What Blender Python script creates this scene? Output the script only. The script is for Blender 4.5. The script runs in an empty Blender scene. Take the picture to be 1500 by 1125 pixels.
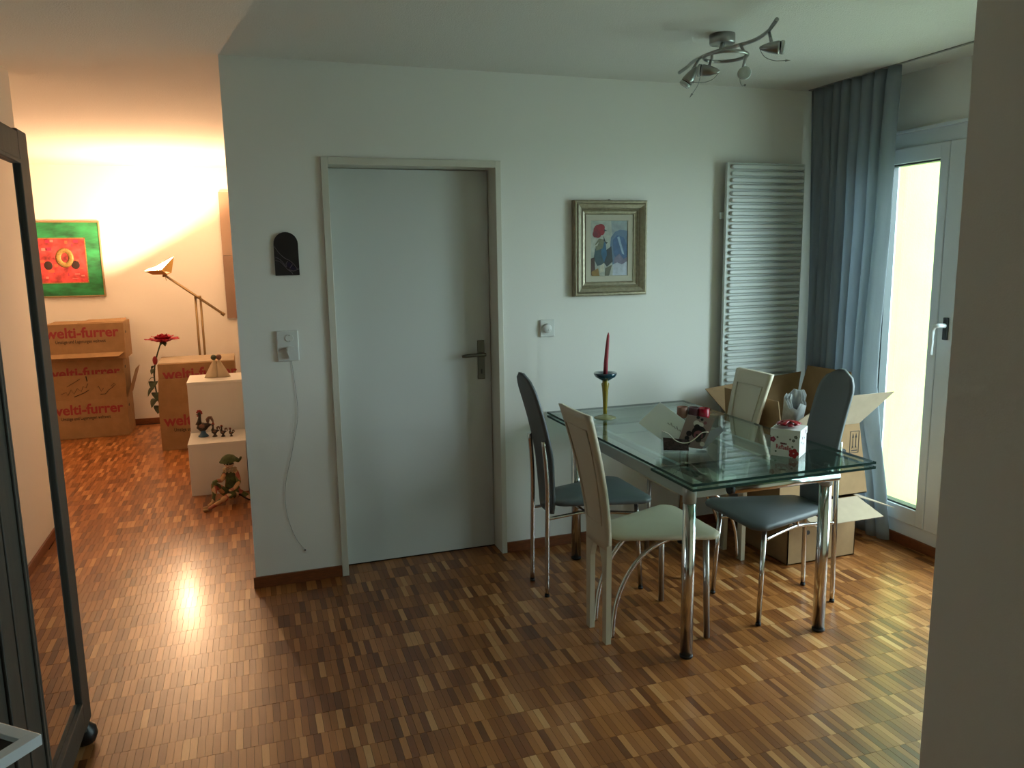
import bpy, bmesh, math, random
from mathutils import Vector, Matrix
random.seed(7)
C = bpy.context.scene.collection
PI = math.pi
# ---------------------------------------------------------------- camera, world, light, exposure
H, YB, XR, ZC = 1.57, 3.788, 3.264, 2.449          # eye height, back wall, window wall, ceiling
F_PX, YAW, PITCH, ROLL = 1143.17, 0.32639, 0.163389, -0.016205
fw = Vector((math.sin(YAW)*math.cos(PITCH), math.cos(YAW)*math.cos(PITCH), -math.sin(PITCH)))
rt = Vector((math.cos(YAW), -math.sin(YAW), 0)); up = rt.cross(fw)
r2 = rt*math.cos(ROLL)+up*math.sin(ROLL); u2 = up*math.cos(ROLL)-rt*math.sin(ROLL)
cd = bpy.data.cameras.new('camera'); cam = bpy.data.objects.new('camera', cd); C.objects.link(cam)
cam.matrix_world = Matrix(((r2.x,u2.x,-fw.x,0),(r2.y,u2.y,-fw.y,0),(r2.z,u2.z,-fw.z,H),(0,0,0,1)))
cd.sensor_width = 36; cd.lens = F_PX*36/1500; cd.clip_start = .05; cd.clip_end = 200
sc = bpy.context.scene; sc.camera = cam
sc.view_settings.view_transform = 'Standard'; sc.view_settings.look = 'None'
sc.view_settings.gamma = 1; sc.view_settings.use_curve_mapping = False
sc.view_settings.exposure = 2.35
w = bpy.data.worlds.new('sky'); sc.world = w; w.use_nodes = True
bg = w.node_tree.nodes['Background']; bg.inputs[0].default_value = (.72,.93,1.0,1); bg.inputs[1].default_value = 3.0
pl = bpy.data.lights.new('balcony_door_portal_offscreen','AREA'); pl.shape='RECTANGLE'; pl.size=1.86; pl.size_y=2.1
pl.cycles.is_portal = True
po = bpy.data.objects.new('balcony_door_portal_offscreen', pl); C.objects.link(po)
po.location=(XR+.13,2.51,1.1); po.rotation_euler=(0,PI/2,0)
LAMP_POWER = 36
def proj(p):
    q = Vector(p)-Vector((0,0,H)); z = q.dot(fw)
    return (750+F_PX*q.dot(r2)/z, 562.5-F_PX*q.dot(u2)/z) if z > .05 else (-9e3,-9e3)
# ---------------------------------------------------------------- materials
def lin(h):
    v = [int(h[i:i+2],16)/255 for i in (0,2,4)]
    return tuple(c/12.92 if c < .04045 else ((c+.055)/1.055)**2.4 for c in v)
MATS = {}
def mat(name, col, rough=.6, metal=0, bump=0, bscale=80, var=0, vscale=8, coat=0, transl=0, alpha=1, emis=0, stretch=(1,1,1), spec=.5):
    if name in MATS: return MATS[name]
    m = bpy.data.materials.new(name); m.use_nodes = True; N = m.node_tree.nodes; L = m.node_tree.links
    b = N['Principled BSDF']; c = lin(col) if isinstance(col,str) else col
    b.inputs['Base Color'].default_value = (*c,1); b.inputs['Roughness'].default_value = rough; b.inputs['Metallic'].default_value = metal
    b.inputs['Coat Weight'].default_value = coat; b.inputs['Specular IOR Level'].default_value = spec
    geo = N.new('ShaderNodeNewGeometry'); mp = N.new('ShaderNodeMapping'); mp.inputs['Scale'].default_value = stretch
    L.new(geo.outputs['Position'], mp.inputs['Vector'])
    if var:
        n = N.new('ShaderNodeTexNoise'); n.inputs['Scale'].default_value = vscale; n.inputs['Detail'].default_value = 4
        L.new(mp.outputs[0], n.inputs['Vector'])
        r = N.new('ShaderNodeMapRange'); r.inputs['From Min'].default_value = .3; r.inputs['From Max'].default_value = .7
        r.inputs['To Min'].default_value = 1-var; r.inputs['To Max'].default_value = 1+var
        L.new(n.outputs[0], r.inputs['Value'])
        x = N.new('ShaderNodeVectorMath'); x.operation = 'SCALE'; x.inputs[0].default_value = c
        L.new(r.outputs[0], x.inputs['Scale']); L.new(x.outputs[0], b.inputs['Base Color'])
    if bump:
        n = N.new('ShaderNodeTexNoise'); n.inputs['Scale'].default_value = bscale; n.inputs['Detail'].default_value = 3
        L.new(mp.outputs[0], n.inputs['Vector'])
        bp = N.new('ShaderNodeBump'); bp.inputs['Strength'].default_value = bump; bp.inputs['Distance'].default_value = .004
        L.new(n.outputs[0], bp.inputs['Height']); L.new(bp.outputs[0], b.inputs['Normal'])
    if emis:
        b.inputs['Emission Color'].default_value = (*c,1); b.inputs['Emission Strength'].default_value = emis
    out = N['Material Output']
    if transl:
        t = N.new('ShaderNodeBsdfTranslucent'); t.inputs[0].default_value = (*c,1)
        x = N.new('ShaderNodeMixShader'); x.inputs[0].default_value = transl
        L.new(b.outputs[0], x.inputs[1]); L.new(t.outputs[0], x.inputs[2]); L.new(x.outputs[0], out.inputs[0])
    MATS[name] = m; return m
def thin_glass(name, tint, refl=1.0, rough=0, ior=1.5):
    if name in MATS: return MATS[name]
    m = bpy.data.materials.new(name); m.use_nodes = True; N = m.node_tree.nodes; L = m.node_tree.links
    N.remove(N['Principled BSDF'])
    t = N.new('ShaderNodeBsdfTransparent'); t.inputs[0].default_value = (*tint,1)
    g = N.new('ShaderNodeBsdfGlossy'); g.inputs['Roughness'].default_value = rough; g.inputs[0].default_value = (refl,refl,refl,1)
    geo = N.new('ShaderNodeNewGeometry'); dt = N.new('ShaderNodeVectorMath'); dt.operation = 'DOT_PRODUCT'
    L.new(geo.outputs['Incoming'], dt.inputs[0]); L.new(geo.outputs['Normal'], dt.inputs[1])
    def mth(op, a_, b_=None):
        q = N.new('ShaderNodeMath'); q.operation = op
        for i_, v_ in enumerate((a_, b_)):
            if v_ is None: continue
            if isinstance(v_, (int, float)): q.inputs[i_].default_value = v_
            else: L.new(v_, q.inputs[i_])
        return q.outputs[0]
    r0 = ((ior-1)/(ior+1))**2                     # Schlick reflectance, the same from both sides of the sheet
    fz = mth('POWER', mth('SUBTRACT', 1.0, mth('ABSOLUTE', dt.outputs['Value'])), 5.0)
    fr_ = mth('ADD', mth('MULTIPLY', fz, 1-r0), r0)
    x = N.new('ShaderNodeMixShader'); L.new(fr_, x.inputs[0]); L.new(t.outputs[0], x.inputs[1]); L.new(g.outputs[0], x.inputs[2])
    L.new(x.outputs[0], N['Material Output'].inputs[0]); MATS[name] = m; return m
WALL = mat('white_plaster','ebe8e2',.9,bump=.12,bscale=260)
CEIL = mat('rough_ceiling_plaster','dedbd4',.95,bump=.6,bscale=170)
WHITE = mat('white_lacquer','dcdcd8',.35)
DOORW = mat('door_white','cfd0cd',.45)
FRAMEP = mat('frame_paint','d3cec1',.45)
UPVC = mat('window_frame_white','dde2e6',.35)
BASEB = mat('baseboard_wood','7a4322',.45,var=.25,vscale=10,stretch=(3,3,30))
CHROME = mat('chrome',(.62,.61,.6),.16,1)
SATIN = mat('satin_steel',(.42,.40,.38),.36,1)
GREYL = mat('grey_leather','565a5c',.48,bump=.1,bscale=300)
CREAML = mat('cream_leather','c3b7a0',.42,bump=.1,bscale=300)
BRONZE = mat('bronze_handle',(.15,.14,.12),.4,1)
BLACK = mat('black_rubber','101012',.5)
CARD = mat('cardboard','94744f',.8,var=.10,vscale=14)
CARDLIT = mat('cardboard_lit_flap','a2907a',.85,var=.08,vscale=14)  # paler than the plain cardboard: light on the open flaps put into the colour
PRINT = mat('red_print','8c2f35',.7)
INK = mat('dark_print','2b211d',.7)
DARKW = mat('dark_green_wood','35332b',.5,var=.25,vscale=9,stretch=(6,6,.7),bump=.1,bscale=60)
RED = mat('red_gloss','8e0f1c',.3)
# ---------------------------------------------------------------- geometry helpers
class B:
    """collects shapes, becomes ONE mesh object"""
    def __init__(s): s.bm = bmesh.new()
    def box(s, a, b, bev=0, mi=0, rot=None):
        a, b = Vector(a), Vector(b); c = (a+b)/2; d = b-a
        r = bmesh.ops.create_cube(s.bm, size=1); vs = r['verts']
        for v in vs: v.co = Vector((v.co.x*d.x, v.co.y*d.y, v.co.z*d.z))
        fs = list({f for v in vs for f in v.link_faces})
        if bev:
            es = list({e for v in vs for e in v.link_edges})
            rr = bmesh.ops.bevel(s.bm, geom=es, offset=bev, segments=2, profile=.5, affect='EDGES')
            vs = rr['verts']; fs = rr['faces']; vs = list({v for f in fs for v in f.verts})
        M = Matrix.Translation(c) @ (rot.to_4x4() if rot else Matrix())
        bmesh.ops.transform(s.bm, matrix=M, verts=vs)
        for f in fs: f.material_index = mi
        return s
    def tube(s, pts, r, n=10, closed=False, mi=0, cap=True):
        pts = [Vector(p) for p in pts]; k = len(pts); R = r if isinstance(r,(list,tuple)) else [r]*k
        rings = []; ref = None
        for i,p in enumerate(pts):
            if closed: t = pts[(i+1)%k]-pts[i-1]
            else: t = pts[min(i+1,k-1)]-pts[max(i-1,0)]
            t.normalize()
            if ref is None: ref = t.orthogonal().normalized()
            else: ref = (ref-t*ref.dot(t)).normalized()
            bn = t.cross(ref)
            rings.append([s.bm.verts.new(p+(ref*math.cos(2*PI*j/n)+bn*math.sin(2*PI*j/n))*R[i]) for j in range(n)])
        m = k if closed else k-1
        for i in range(m):
            a, b = rings[i], rings[(i+1)%k]
            for j in range(n):
                f = s.bm.faces.new((a[j],a[(j+1)%n],b[(j+1)%n],b[j])); f.smooth = True; f.material_index = mi
        if not closed and cap:
            f = s.bm.faces.new(rings[0][::-1]); f.material_index = mi
            f = s.bm.faces.new(rings[-1]); f.material_index = mi
        return s
    def lathe(s, prof, c=(0,0,0), n=24, mi=0, axis=None, smooth=True):
        """prof: (radius, height) pairs along z from c"""
        q = Vector((0,0,1)).rotation_difference(Vector(axis)) if axis else None
        rings = []
        for r,z in prof:
            ring = []
            for j in range(n):
                v = Vector((max(r,1e-4)*math.cos(2*PI*j/n), max(r,1e-4)*math.sin(2*PI*j/n), z))
                if q: v = q @ v
                ring.append(s.bm.verts.new(v+Vector(c)))
            rings.append(ring)
        for a,b in zip(rings,rings[1:]):
            for j in range(n):
                f = s.bm.faces.new((a[j],a[(j+1)%n],b[(j+1)%n],b[j])); f.smooth = smooth; f.material_index = mi
        for ring,fl in ((rings[0],1),(rings[-1],0)):
            f = s.bm.faces.new(ring[::-1] if fl else ring); f.material_index = mi
        return s
    def prism(s, poly, fn, d, mi=0, smooth=False):
        """poly 2-D, fn maps (u,v,w) to 3-D, extruded w = 0..d"""
        a = [s.bm.verts.new(fn(u,v,0)) for u,v in poly]; b = [s.bm.verts.new(fn(u,v,d)) for u,v in poly]
        fs = [s.bm.faces.new(a[::-1]), s.bm.faces.new(b)]
        k = len(poly)
        for i in range(k):
            f = s.bm.faces.new((a[i],a[(i+1)%k],b[(i+1)%k],b[i])); f.smooth = smooth; fs.append(f)
        for f in fs: f.material_index = mi
        return s
    def grid(s, P, mi=0, smooth=True, th=0):
        V = [[s.bm.verts.new(p) for p in row] for row in P]
        for i in range(len(V)-1):
            for j in range(len(V[0])-1):
                f = s.bm.faces.new((V[i][j],V[i][j+1],V[i+1][j+1],V[i+1][j])); f.smooth = smooth; f.material_index = mi
        return s
    def slab(s, P, N, th, mi=0):
        """closed sheet: front grid P, back grid P + N*th"""
        N = Vector(N); r, c = len(P), len(P[0])
        A = [[s.bm.verts.new(Vector(p)) for p in row] for row in P]; Q = [[s.bm.verts.new(Vector(p)+N*th) for p in row] for row in P]
        def q(*v):
            f = s.bm.faces.new(v); f.smooth = True; f.material_index = mi
        for i in range(r-1):
            for j in range(c-1):
                q(A[i][j],A[i][j+1],A[i+1][j+1],A[i+1][j]); q(Q[i][j],Q[i+1][j],Q[i+1][j+1],Q[i][j+1])
        for i in range(r-1):
            q(A[i][0],A[i+1][0],Q[i+1][0],Q[i][0]); q(A[i][-1],Q[i][-1],Q[i+1][-1],A[i+1][-1])
        for j in range(c-1):
            q(A[0][j],Q[0][j],Q[0][j+1],A[0][j+1]); q(A[-1][j],A[-1][j+1],Q[-1][j+1],Q[-1][j])
        return s
    def ball(s, c, r, sc=(1,1,1), n=14, mi=0):
        rr = bmesh.ops.create_uvsphere(s.bm, u_segments=n, v_segments=max(6,n*2//3), radius=r)
        for v in rr['verts']: v.co = Vector((v.co.x*sc[0],v.co.y*sc[1],v.co.z*sc[2]))+Vector(c)
        for f in {f for v in rr['verts'] for f in v.link_faces}: f.smooth = True; f.material_index = mi
        return s
    def done(s, name, m, parent=None, local=False, recalc=True):
        if recalc: bmesh.ops.recalc_face_normals(s.bm, faces=s.bm.faces)
        if parent is not None and not local:
            root = parent
            while root.parent: root = root.parent
            M = Matrix.Translation(root.location) @ root.rotation_euler.to_matrix().to_4x4()
            s.bm.transform(M.inverted())
        me = bpy.data.meshes.new(name); s.bm.to_mesh(me); s.bm.free()
        for x in (m if isinstance(m,(list,tuple)) else [m]): me.materials.append(x)
        o = bpy.data.objects.new(name, me); C.objects.link(o); o.parent = parent
        return o
def tag(o, label, cat, group=None):
    o['label'] = label; o['category'] = cat
    if group: o['group'] = group
    return o
def struct(o): o['kind'] = 'structure'; return o
def thing(name, label, cat, loc=(0,0,0), rz=0, group=None):
    o = bpy.data.objects.new(name, None); C.objects.link(o); o.location = loc; o.rotation_euler = (0,0,rz); o.empty_display_size = .1
    return tag(o, label, cat, group)
def sbox(name, a, b, m, parent=None, bev=0):
    o = B().box(a,b,bev).done(name, m, parent)
    return struct(o) if parent is None else o
def dup(root, loc, rz, label=None):
    r = root.copy(); C.objects.link(r); r.location = loc; r.rotation_euler = (0,0,rz)
    if label: r['label'] = label
    for ch in root.children:
        c = ch.copy(); C.objects.link(c); c.parent = r
        for g in ch.children:
            d = g.copy(); C.objects.link(d); d.parent = c
    return r
def text(name, body, size, m, parent, M, bold=0.0, width=None, depth=.0006):
    """flat lettering as mesh, laid by matrix M (x = reading direction, z = out of the surface)"""
    cu = bpy.data.curves.new(name,'FONT'); cu.body = body; cu.size = size; cu.offset = bold; cu.extrude = depth; cu.resolution_u = 3
    cu.align_x = 'LEFT'
    to = bpy.data.objects.new(name, cu); C.objects.link(to)
    bpy.context.view_layer.update()
    me = bpy.data.meshes.new_from_object(to.evaluated_get(bpy.context.evaluated_depsgraph_get()))
    bpy.data.objects.remove(to)
    xs = [v.co.x for v in me.vertices]; x0, x1 = min(xs), max(xs)
    k = (width/(x1-x0)) if width else 1
    for v in me.vertices: v.co.x = (v.co.x-x0)*k
    root = parent
    while root.parent: root = root.parent
    R = Matrix.Translation(root.location) @ root.rotation_euler.to_matrix().to_4x4()
    me.transform(R.inverted() @ M); me.materials.clear(); me.materials.append(m)
    o = bpy.data.objects.new(name, me); C.objects.link(o); o.parent = parent; return o
def basis(o, x, y):
    x = Vector(x).normalized(); y = Vector(y).normalized(); z = x.cross(y)
    return Matrix(((x.x,y.x,z.x,o[0]),(x.y,y.y,z.y,o[1]),(x.z,y.z,z.z,o[2]),(0,0,0,1)))
def rrect(w_, h_, r, n=5):
    p = []
    for cx,cy,a0 in ((w_/2-r,h_/2-r,0),(-w_/2+r,h_/2-r,PI/2),(-w_/2+r,-h_/2+r,PI),(w_/2-r,-h_/2+r,1.5*PI)):
        p += [(cx+r*math.cos(a0+PI/2*i/n), cy+r*math.sin(a0+PI/2*i/n)) for i in range(n+1)]
    return p
def smooth_path(pts, n=6):
    P = [Vector(p) for p in pts]; out = []
    for i in range(len(P)-1):
        p0,p1,p2,p3 = P[max(i-1,0)],P[i],P[i+1],P[min(i+2,len(P)-1)]
        for k in range(n):
            t = k/n
            out.append(.5*((2*p1)+(p2-p0)*t+(2*p0-5*p1+4*p2-p3)*t*t+(3*p1-p0-3*p2+p3)*t**3))
    return out+[P[-1]]
# ---------------------------------------------------------------- parquet floor
XE, YE = 1.345, 1.2        # end of the partition beside the camera
FLOORB = mat('parquet_joint','2a170c',.8)
def parquet_mat():
    m = bpy.data.materials.new('oak_mosaic_strip'); m.use_nodes = True; N = m.node_tree.nodes; L = m.node_tree.links; b = N['Principled BSDF']
    at = N.new('ShaderNodeAttribute'); at.attribute_name = 'rnd'; oi = N.new('ShaderNodeObjectInfo')
    ad = N.new('ShaderNodeMath'); ad.operation = 'ADD'; L.new(at.outputs['Fac'], ad.inputs[0]); L.new(oi.outputs['Random'], ad.inputs[1])
    fr = N.new('ShaderNodeMath'); fr.operation = 'FRACT'; L.new(ad.outputs[0], fr.inputs[0])
    cr = N.new('ShaderNodeValToRGB'); L.new(fr.outputs[0], cr.inputs[0])
    cols = ['653717','78431d','875023','915829','9c612e','a56937','b57a46','c6945f']
    e = cr.color_ramp.elements; e[0].position = 0; e[0].color = (*lin(cols[0]),1); e[1].position = 1; e[1].color = (*lin(cols[-1]),1)
    for i,p in enumerate((.14,.32,.5,.66,.8,.92)): q = e.new(p); q.color = (*lin(cols[i+1]),1)
    geo = N.new('ShaderNodeNewGeometry'); mp = N.new('ShaderNodeMapping'); mp.inputs['Scale'].default_value = (90,7,1); L.new(geo.outputs['Position'], mp.inputs[0])
    of = N.new('ShaderNodeVectorMath'); of.operation = 'ADD'; L.new(mp.outputs[0], of.inputs[0]); L.new(fr.outputs[0], of.inputs[1])
    n = N.new('ShaderNodeTexNoise'); n.inputs['Scale'].default_value = 2.2; n.inputs['Detail'].default_value = 5; L.new(of.outputs[0], n.inputs[0])
    r = N.new('ShaderNodeMapRange'); r.inputs['To Min'].default_value = .86; r.inputs['To Max'].default_value = 1.14; L.new(n.outputs[0], r.inputs[0])
    v = N.new('ShaderNodeVectorMath'); v.operation = 'SCALE'; L.new(cr.outputs[0], v.inputs[0]); L.new(r.outputs[0], v.inputs['Scale']); L.new(v.outputs[0], b.inputs['Base Color'])
    r3 = N.new('ShaderNodeMapRange'); r3.inputs['To Min'].default_value = .32; r3.inputs['To Max'].default_value = .44; L.new(n.outputs[0], r3.inputs[0]); L.new(r3.outputs[0], b.inputs['Roughness'])
    bp = N.new('ShaderNodeBump'); bp.inputs['Strength'].default_value = .12; bp.inputs['Distance'].default_value = .001; L.new(n.outputs[0], bp.inputs['Height']); L.new(bp.outputs[0], b.inputs['Normal'])
    b.inputs['Specular IOR Level'].default_value = .42; b.inputs['Coat Weight'].default_value = .32; b.inputs['Coat Roughness'].default_value = .2
    return m
PARQ = parquet_mat()
floor = struct(B().box((-3.4,-2.6,-.1),(XR+.1,8.4,-.004)).done('floor', FLOORB))
PL, PW, G = .119, .0236, .0009
def in_room(x, y):
    if x < -.97: return y > 4.36 and x > -3.2
    if y > YB: return x < -.045 or (.40 < x < 1.21 and y < 3.95)
    if y < YE: return x < XE
    return x < XR
cells = []
rng = random.Random(3)
ny = int((8.24+2.4)/PL)
for iy in range(ny):
    y = -2.4+iy*PL; off = rng.choice((0,.2,.4,.6,.8))*PW*1.0
    for ix in range(int(6.5/PW)):
        x = -3.2+off+ix*PW
        if in_room(x+PW/2, y+PL/2): cells.append((x,y))
def vis(c):
    x, y = c
    if y < .8: return 0
    p = [proj((x+a*PW,y+b*PL,0)) for a,b in ((0,0),(1,0),(1,1),(0,1))]
    cx = sum(q[0] for q in p)/4; cy = sum(q[1] for q in p)/4
    if not (0 < cx < 1500 and 0 < cy < 1120): return 0
    if cx < 60+(cy-560)*.14 or cx > 1398-(cy-562)*.0773: return 0
    return abs(sum(p[i][0]*p[(i+1)%4][1]-p[(i+1)%4][0]*p[i][1] for i in range(4)))/2
order = sorted(range(len(cells)), key=lambda i: -vis(cells[i]))
near = set(order[:300])
sb = B().box((G/2,G/2,-.006),(PW-G/2,PL-G/2,0)); strip_me = None
for i in sorted(near):
    x, y = cells[i]
    if strip_me is None:
        o = sb.done('parquet_strip', PARQ, floor, local=True); strip_me = o.data
    else:
        o = bpy.data.objects.new('parquet_strip', strip_me); C.objects.link(o); o.parent = floor
    o.location = (x, y, rng.uniform(-.0003,.0003))
V, Fc, R = [], [], []
for i,(x,y) in enumerate(cells):
    if i in near: continue
    k = len(V); x0,x1,y0,y1 = x+G/2,x+PW-G/2,y+G/2,y+PL-G/2; z = rng.uniform(-.0003,.0003)
    V += [(x0,y0,z),(x1,y0,z),(x1,y1,z),(x0,y1,z),(x0,y0,-.006),(x1,y0,-.006),(x1,y1,-.006),(x0,y1,-.006)]
    Fc += [(k,k+1,k+2,k+3),(k,k+4,k+5,k+1),(k+1,k+5,k+6,k+2),(k+2,k+6,k+7,k+3),(k+3,k+7,k+4,k)]
    R += [rng.random()]*5
me = bpy.data.meshes.new('parquet_field'); me.from_pydata(V,[],Fc); me.materials.append(PARQ)
a = me.attributes.new('rnd','FLOAT','FACE'); a.data.foreach_set('value', R)
pf = bpy.data.objects.new('parquet_field', me); C.objects.link(pf); pf.parent = floor; pf['kind'] = 'stuff'
# ---------------------------------------------------------------- room shell
sbox('ceiling', (-3.4,-2.6,ZC), (XR+.1,8.5,ZC+.15), CEIL)
DX0, DX1, DZ = .401, 1.209, 1.997     # door opening
wb = B()
wb.box((-.04,YB,0),(DX0-.005,YB+.2,ZC)).box((DX1+.005,YB,0),(XR+.2,YB+.2,ZC)).box((DX0-.005,YB,DZ+.005),(DX1+.005,YB+.2,ZC))
struct(wb.done('wall_back', WALL))
sbox('wall_light_stop', (.2,YB+.21,0), (XR+.2,YB+.35,ZC), WALL)  # unseen backing, added to stop daylight leaking in under the door leaf
sbox('wall_passage', (-.04,YB+.2,0), (.11,8.4,ZC), WALL)
sbox('wall_far', (-3.4,8.24,0), (-.04,8.4,ZC), WALL)
sbox('wall_left', (-1.12,-2.6,0), (-.97,4.36,ZC), WALL)
sbox('wall_alcove', (-3.4,4.21,0), (-1.12,4.36,ZC), WALL)
sbox('wall_outer', (-3.4,4.36,0), (-3.25,8.24,ZC), WALL)
sbox('wall_behind', (-.97,-2.6,0), (XE,-2.45,ZC), WALL)
sbox('wall_partition', (XE,-2.6,0), (XE+.15,YE,ZC), WALL)
sbox('wall_front', (XE+.15,YE-.15,0), (XR,YE,ZC), WALL)
WY0, WY1, WZ0, WZ1 = 1.58, 3.45, .058, 2.157      # glazed door opening
wr = B()
wr.box((XR,YE-.15,0),(XR+.08,WY0,ZC)).box((XR,WY1,0),(XR+.08,YB,ZC)).box((XR,WY0,WZ1),(XR+.08,WY1,ZC)).box((XR,WY0,-.1),(XR+.08,WY1,WZ0))
struct(wr.done('wall_right', WALL))
BH, BT = .056, .012
sbox('baseboard_back', (-.052,YB-BT,0), (.369,YB,BH), BASEB, bev=.002)
sbox('baseboard_corner', (1.238,YB-BT,0), (XR-BT,YB,BH), BASEB, bev=.002)
sbox('baseboard_passage', (-.04-BT,YB,0), (-.04,8.24,BH), BASEB, bev=.002)
sbox('baseboard_right', (XR-BT,YE,0), (XR,YB-BT,BH), BASEB, bev=.002)
sbox('baseboard_far', (-3.25,8.24-BT,0), (-.04-BT,8.24,BH), BASEB, bev=.002)
sbox('baseboard_left', (-.97,-2.45,0), (-.97+BT,4.36,BH), BASEB, bev=.002)
sbox('baseboard_alcove', (-3.25,4.36,0), (-.97,4.36+BT,BH), BASEB, bev=.002)
# ---------------------------------------------------------------- inner door
d = thing('door_1','plain white flush door in a cream painted steel frame','door',((DX0+DX1)/2,YB,0)); d['kind'] = 'structure'
YF = YB-.014
B().box((.369,YF,0),(DX0,YB+.16,DZ+.033),.002).done('jamb',FRAMEP,d)
B().box((DX1,YF,0),(1.237,YB+.16,DZ+.033),.002).done('jamb',FRAMEP,d)
B().box((DX0,YF,DZ),(DX1,YB+.16,DZ+.033),.002).done('frame_head',FRAMEP,d)
YL = YB+.117
lf = B().box((DX0+.003,YL,.006),(DX1-.003,YL+.04,DZ-.003),.002).done('door_leaf',DOORW,d)
hx = 1.152
hp = B().box((hx-.019,YL-.007,.93),(hx+.019,YL,1.135),.002).done('handle_plate',BRONZE,lf)
hb = B().tube([(hx,YL-.004,1.063),(hx,YL-.05,1.063)],.0085,12)
hb.tube(smooth_path([(hx+.012,YL-.05,1.063),(hx-.03,YL-.052,1.064),(hx-.115,YL-.05,1.06)],4),[.0095]*4+[.009]*4+[.006],12)
hb.done('lever_handle',BRONZE,lf)
B().box((hx-.004,YL-.0075,.958),(hx+.004,YL-.006,.982)).done('keyhole',BLACK,lf)
# ---------------------------------------------------------------- glazed balcony door
wn = thing('window_1','white framed glazed balcony door beside the grey curtain','window',(XR,2.5,0)); wn['kind'] = 'structure'
GLASS = thin_glass('window_glass',(.97,.985,.975))
XF0, XF1 = XR+.0, XR+.075
fb = B()
fb.box((XF0,WY0,WZ0),(XF1,WY1,.125)).box((XF0,WY0,2.082),(XF1,WY1,WZ1)).box((XF0,WY0,.125),(XF1,WY0+.05,2.082)).box((XF0,WY1-.045,.125),(XF1,WY1,2.082))
fb.done('outer_frame',UPVC,wn)
B().box((XF0-.022,WY0-.02,WZ1-.004),(XF0+.01,WY1+.02,WZ1+.012),.003).done('head_trim',UPVC,wn)
def sash(y0,y1,gy0,gy1):
    s_ = B(); x0, x1 = XR-.016, XR+.062
    s_.box((x0,y0,.127),(x1,gy0,2.08),.005).box((x0,gy1,.127),(x1,y1,2.08),.005).box((x0+.001,gy0-.004,.127),(x1,gy1+.004,.213),.004).box((x0+.001,gy0-.004,2.003),(x1,gy1+.004,2.08),.004)
    o = s_.done('sash',UPVC,wn)
    B().box((XR+.046,gy0-.005,.205),(XR+.052,gy1+.005,2.01)).done('glass_pane',GLASS,o)
    gk = B()
    for a,b in (((XR-.003,gy0,.213),(XR+.044,gy0+.008,2.003)),((XR-.003,gy1-.008,.213),(XR+.044,gy1,2.003)),((XR-.003,gy0,.213),(XR+.044,gy1,.222)),((XR-.003,gy0,1.994),(XR+.044,gy1,2.003))): gk.box(a,b)
    gk.done('glazing_bead',mat('gasket','3c4446',.5),o)
    return o
sash(2.989,3.405,3.040,3.362)
s2 = sash(2.06,2.985,2.150,2.885)
sash(1.632,2.056,1.70,1.99)
B().box((XR-.028,2.918,1.125),(XR-.016,2.945,1.235),.003).done('handle_plate',mat('handle_base','2a2d30',.4),s2)
B().tube(smooth_path([(XR-.02,2.931,1.195),(XR-.062,2.934,1.197),(XR-.072,2.95,1.19),(XR-.07,2.962,1.165),(XR-.068,2.964,1.11),(XR-.068,2.966,1.05)],4),[.011]*6+[.010]*8+[.0085]*7,10).done('window_handle',UPVC,s2)
# balcony outside
YPL = mat('yellow_render',(.36,.41,.12),.9,bump=.4,bscale=90,var=.06,vscale=5)
CONC = mat('balcony_concrete','9d9f9a',.9,var=.1)
fc = B().box((XR+.0805,YE-.15,-.12),(XR+.2,WY0,ZC+.3)).box((XR+.0805,WY1,-.12),(XR+.2,3.82,ZC+.3)).box((XR+.0805,WY0,WZ1),(XR+.2,WY1,ZC+.3)).box((XR+.0805,WY0,-.12),(XR+.2,WY1,WZ0-.01))
struct(fc.done('wall_facade',YPL))
bal = struct(B().box((XR+.2,3.62,-.12),(XR+2.6,3.82,ZC+.3)).done('wall_balcony',YPL))
struct(B().box((XR+2.0,3.60,-.02),(XR+2.2,3.62,ZC+.2)).done('trim_1',mat('yellow_render_edge',(.30,.34,.10),.9,bump=.8,bscale=60)))
sbox('balcony_floor', (XR+.2,.2,-.12), (XR+1.9,3.62,-.02), CONC)
sbox('bounce_ground', (XR+.3,-60,-3.2), (120,80,-3.1), mat('bounce_ground','88948a',.95,var=.3,vscale=.6))  # unseen ground, added and tinted to bounce daylight up onto the ceiling
# ---------------------------------------------------------------- dining table
TZ = .75
TG = thin_glass('table_glass',(.80,.90,.87),1.0,.0,1.45)
TEDGE = mat('glass_edge','07302c',.3,spec=.3)
tb = thing('dining_table','rectangular glass dining table on four round chrome legs, pushed against the wall','table',(1.884,3.066,0))
def glass_plate(a, b, parent):
    o = B().box(a,b).done('glass_leaf' if parent is not tb else 'glass_top',[TG,TEDGE],parent)
    for p in o.data.polygons:
        if abs(p.normal.z) < .5: p.material_index = 1
    return o
top = glass_plate((1.474,2.350,TZ-.010),(2.296,3.782,TZ), tb)
lw = glass_plate((1.474,2.350,TZ-.029),(2.296,2.66,TZ-.019), tb); lw.name = 'extension_leaf'
lw2 = glass_plate((1.474,3.47,TZ-.029),(2.296,3.782,TZ-.019), tb); lw2.name = 'extension_leaf'
FRM = mat('silver_paint','a9aaa8',.42,.3)
LEGS = [(1.548,2.490),(2.180,2.490),(1.548,3.572),(2.180,3.572)]
for x,y in LEGS:
    lg = B().tube([(x,y,.012),(x,y,.632)],.0245,20).done('leg',CHROME,tb)
    B().lathe([(.023,0),(.026,.003),(.026,.012),(.024,.014)],(x,y,0),20).done('foot_cap',BLACK,lg)
    B().lathe([(.0262,0),(.0262,.07),(.022,.072)],(x,y,.632),20).done('leg_collar',FRM,lg)
fr = B()
fr.box((1.560,2.478,.648),(2.168,2.502,.700),.004).box((1.560,3.560,.648),(2.168,3.584,.700),.004)
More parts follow.
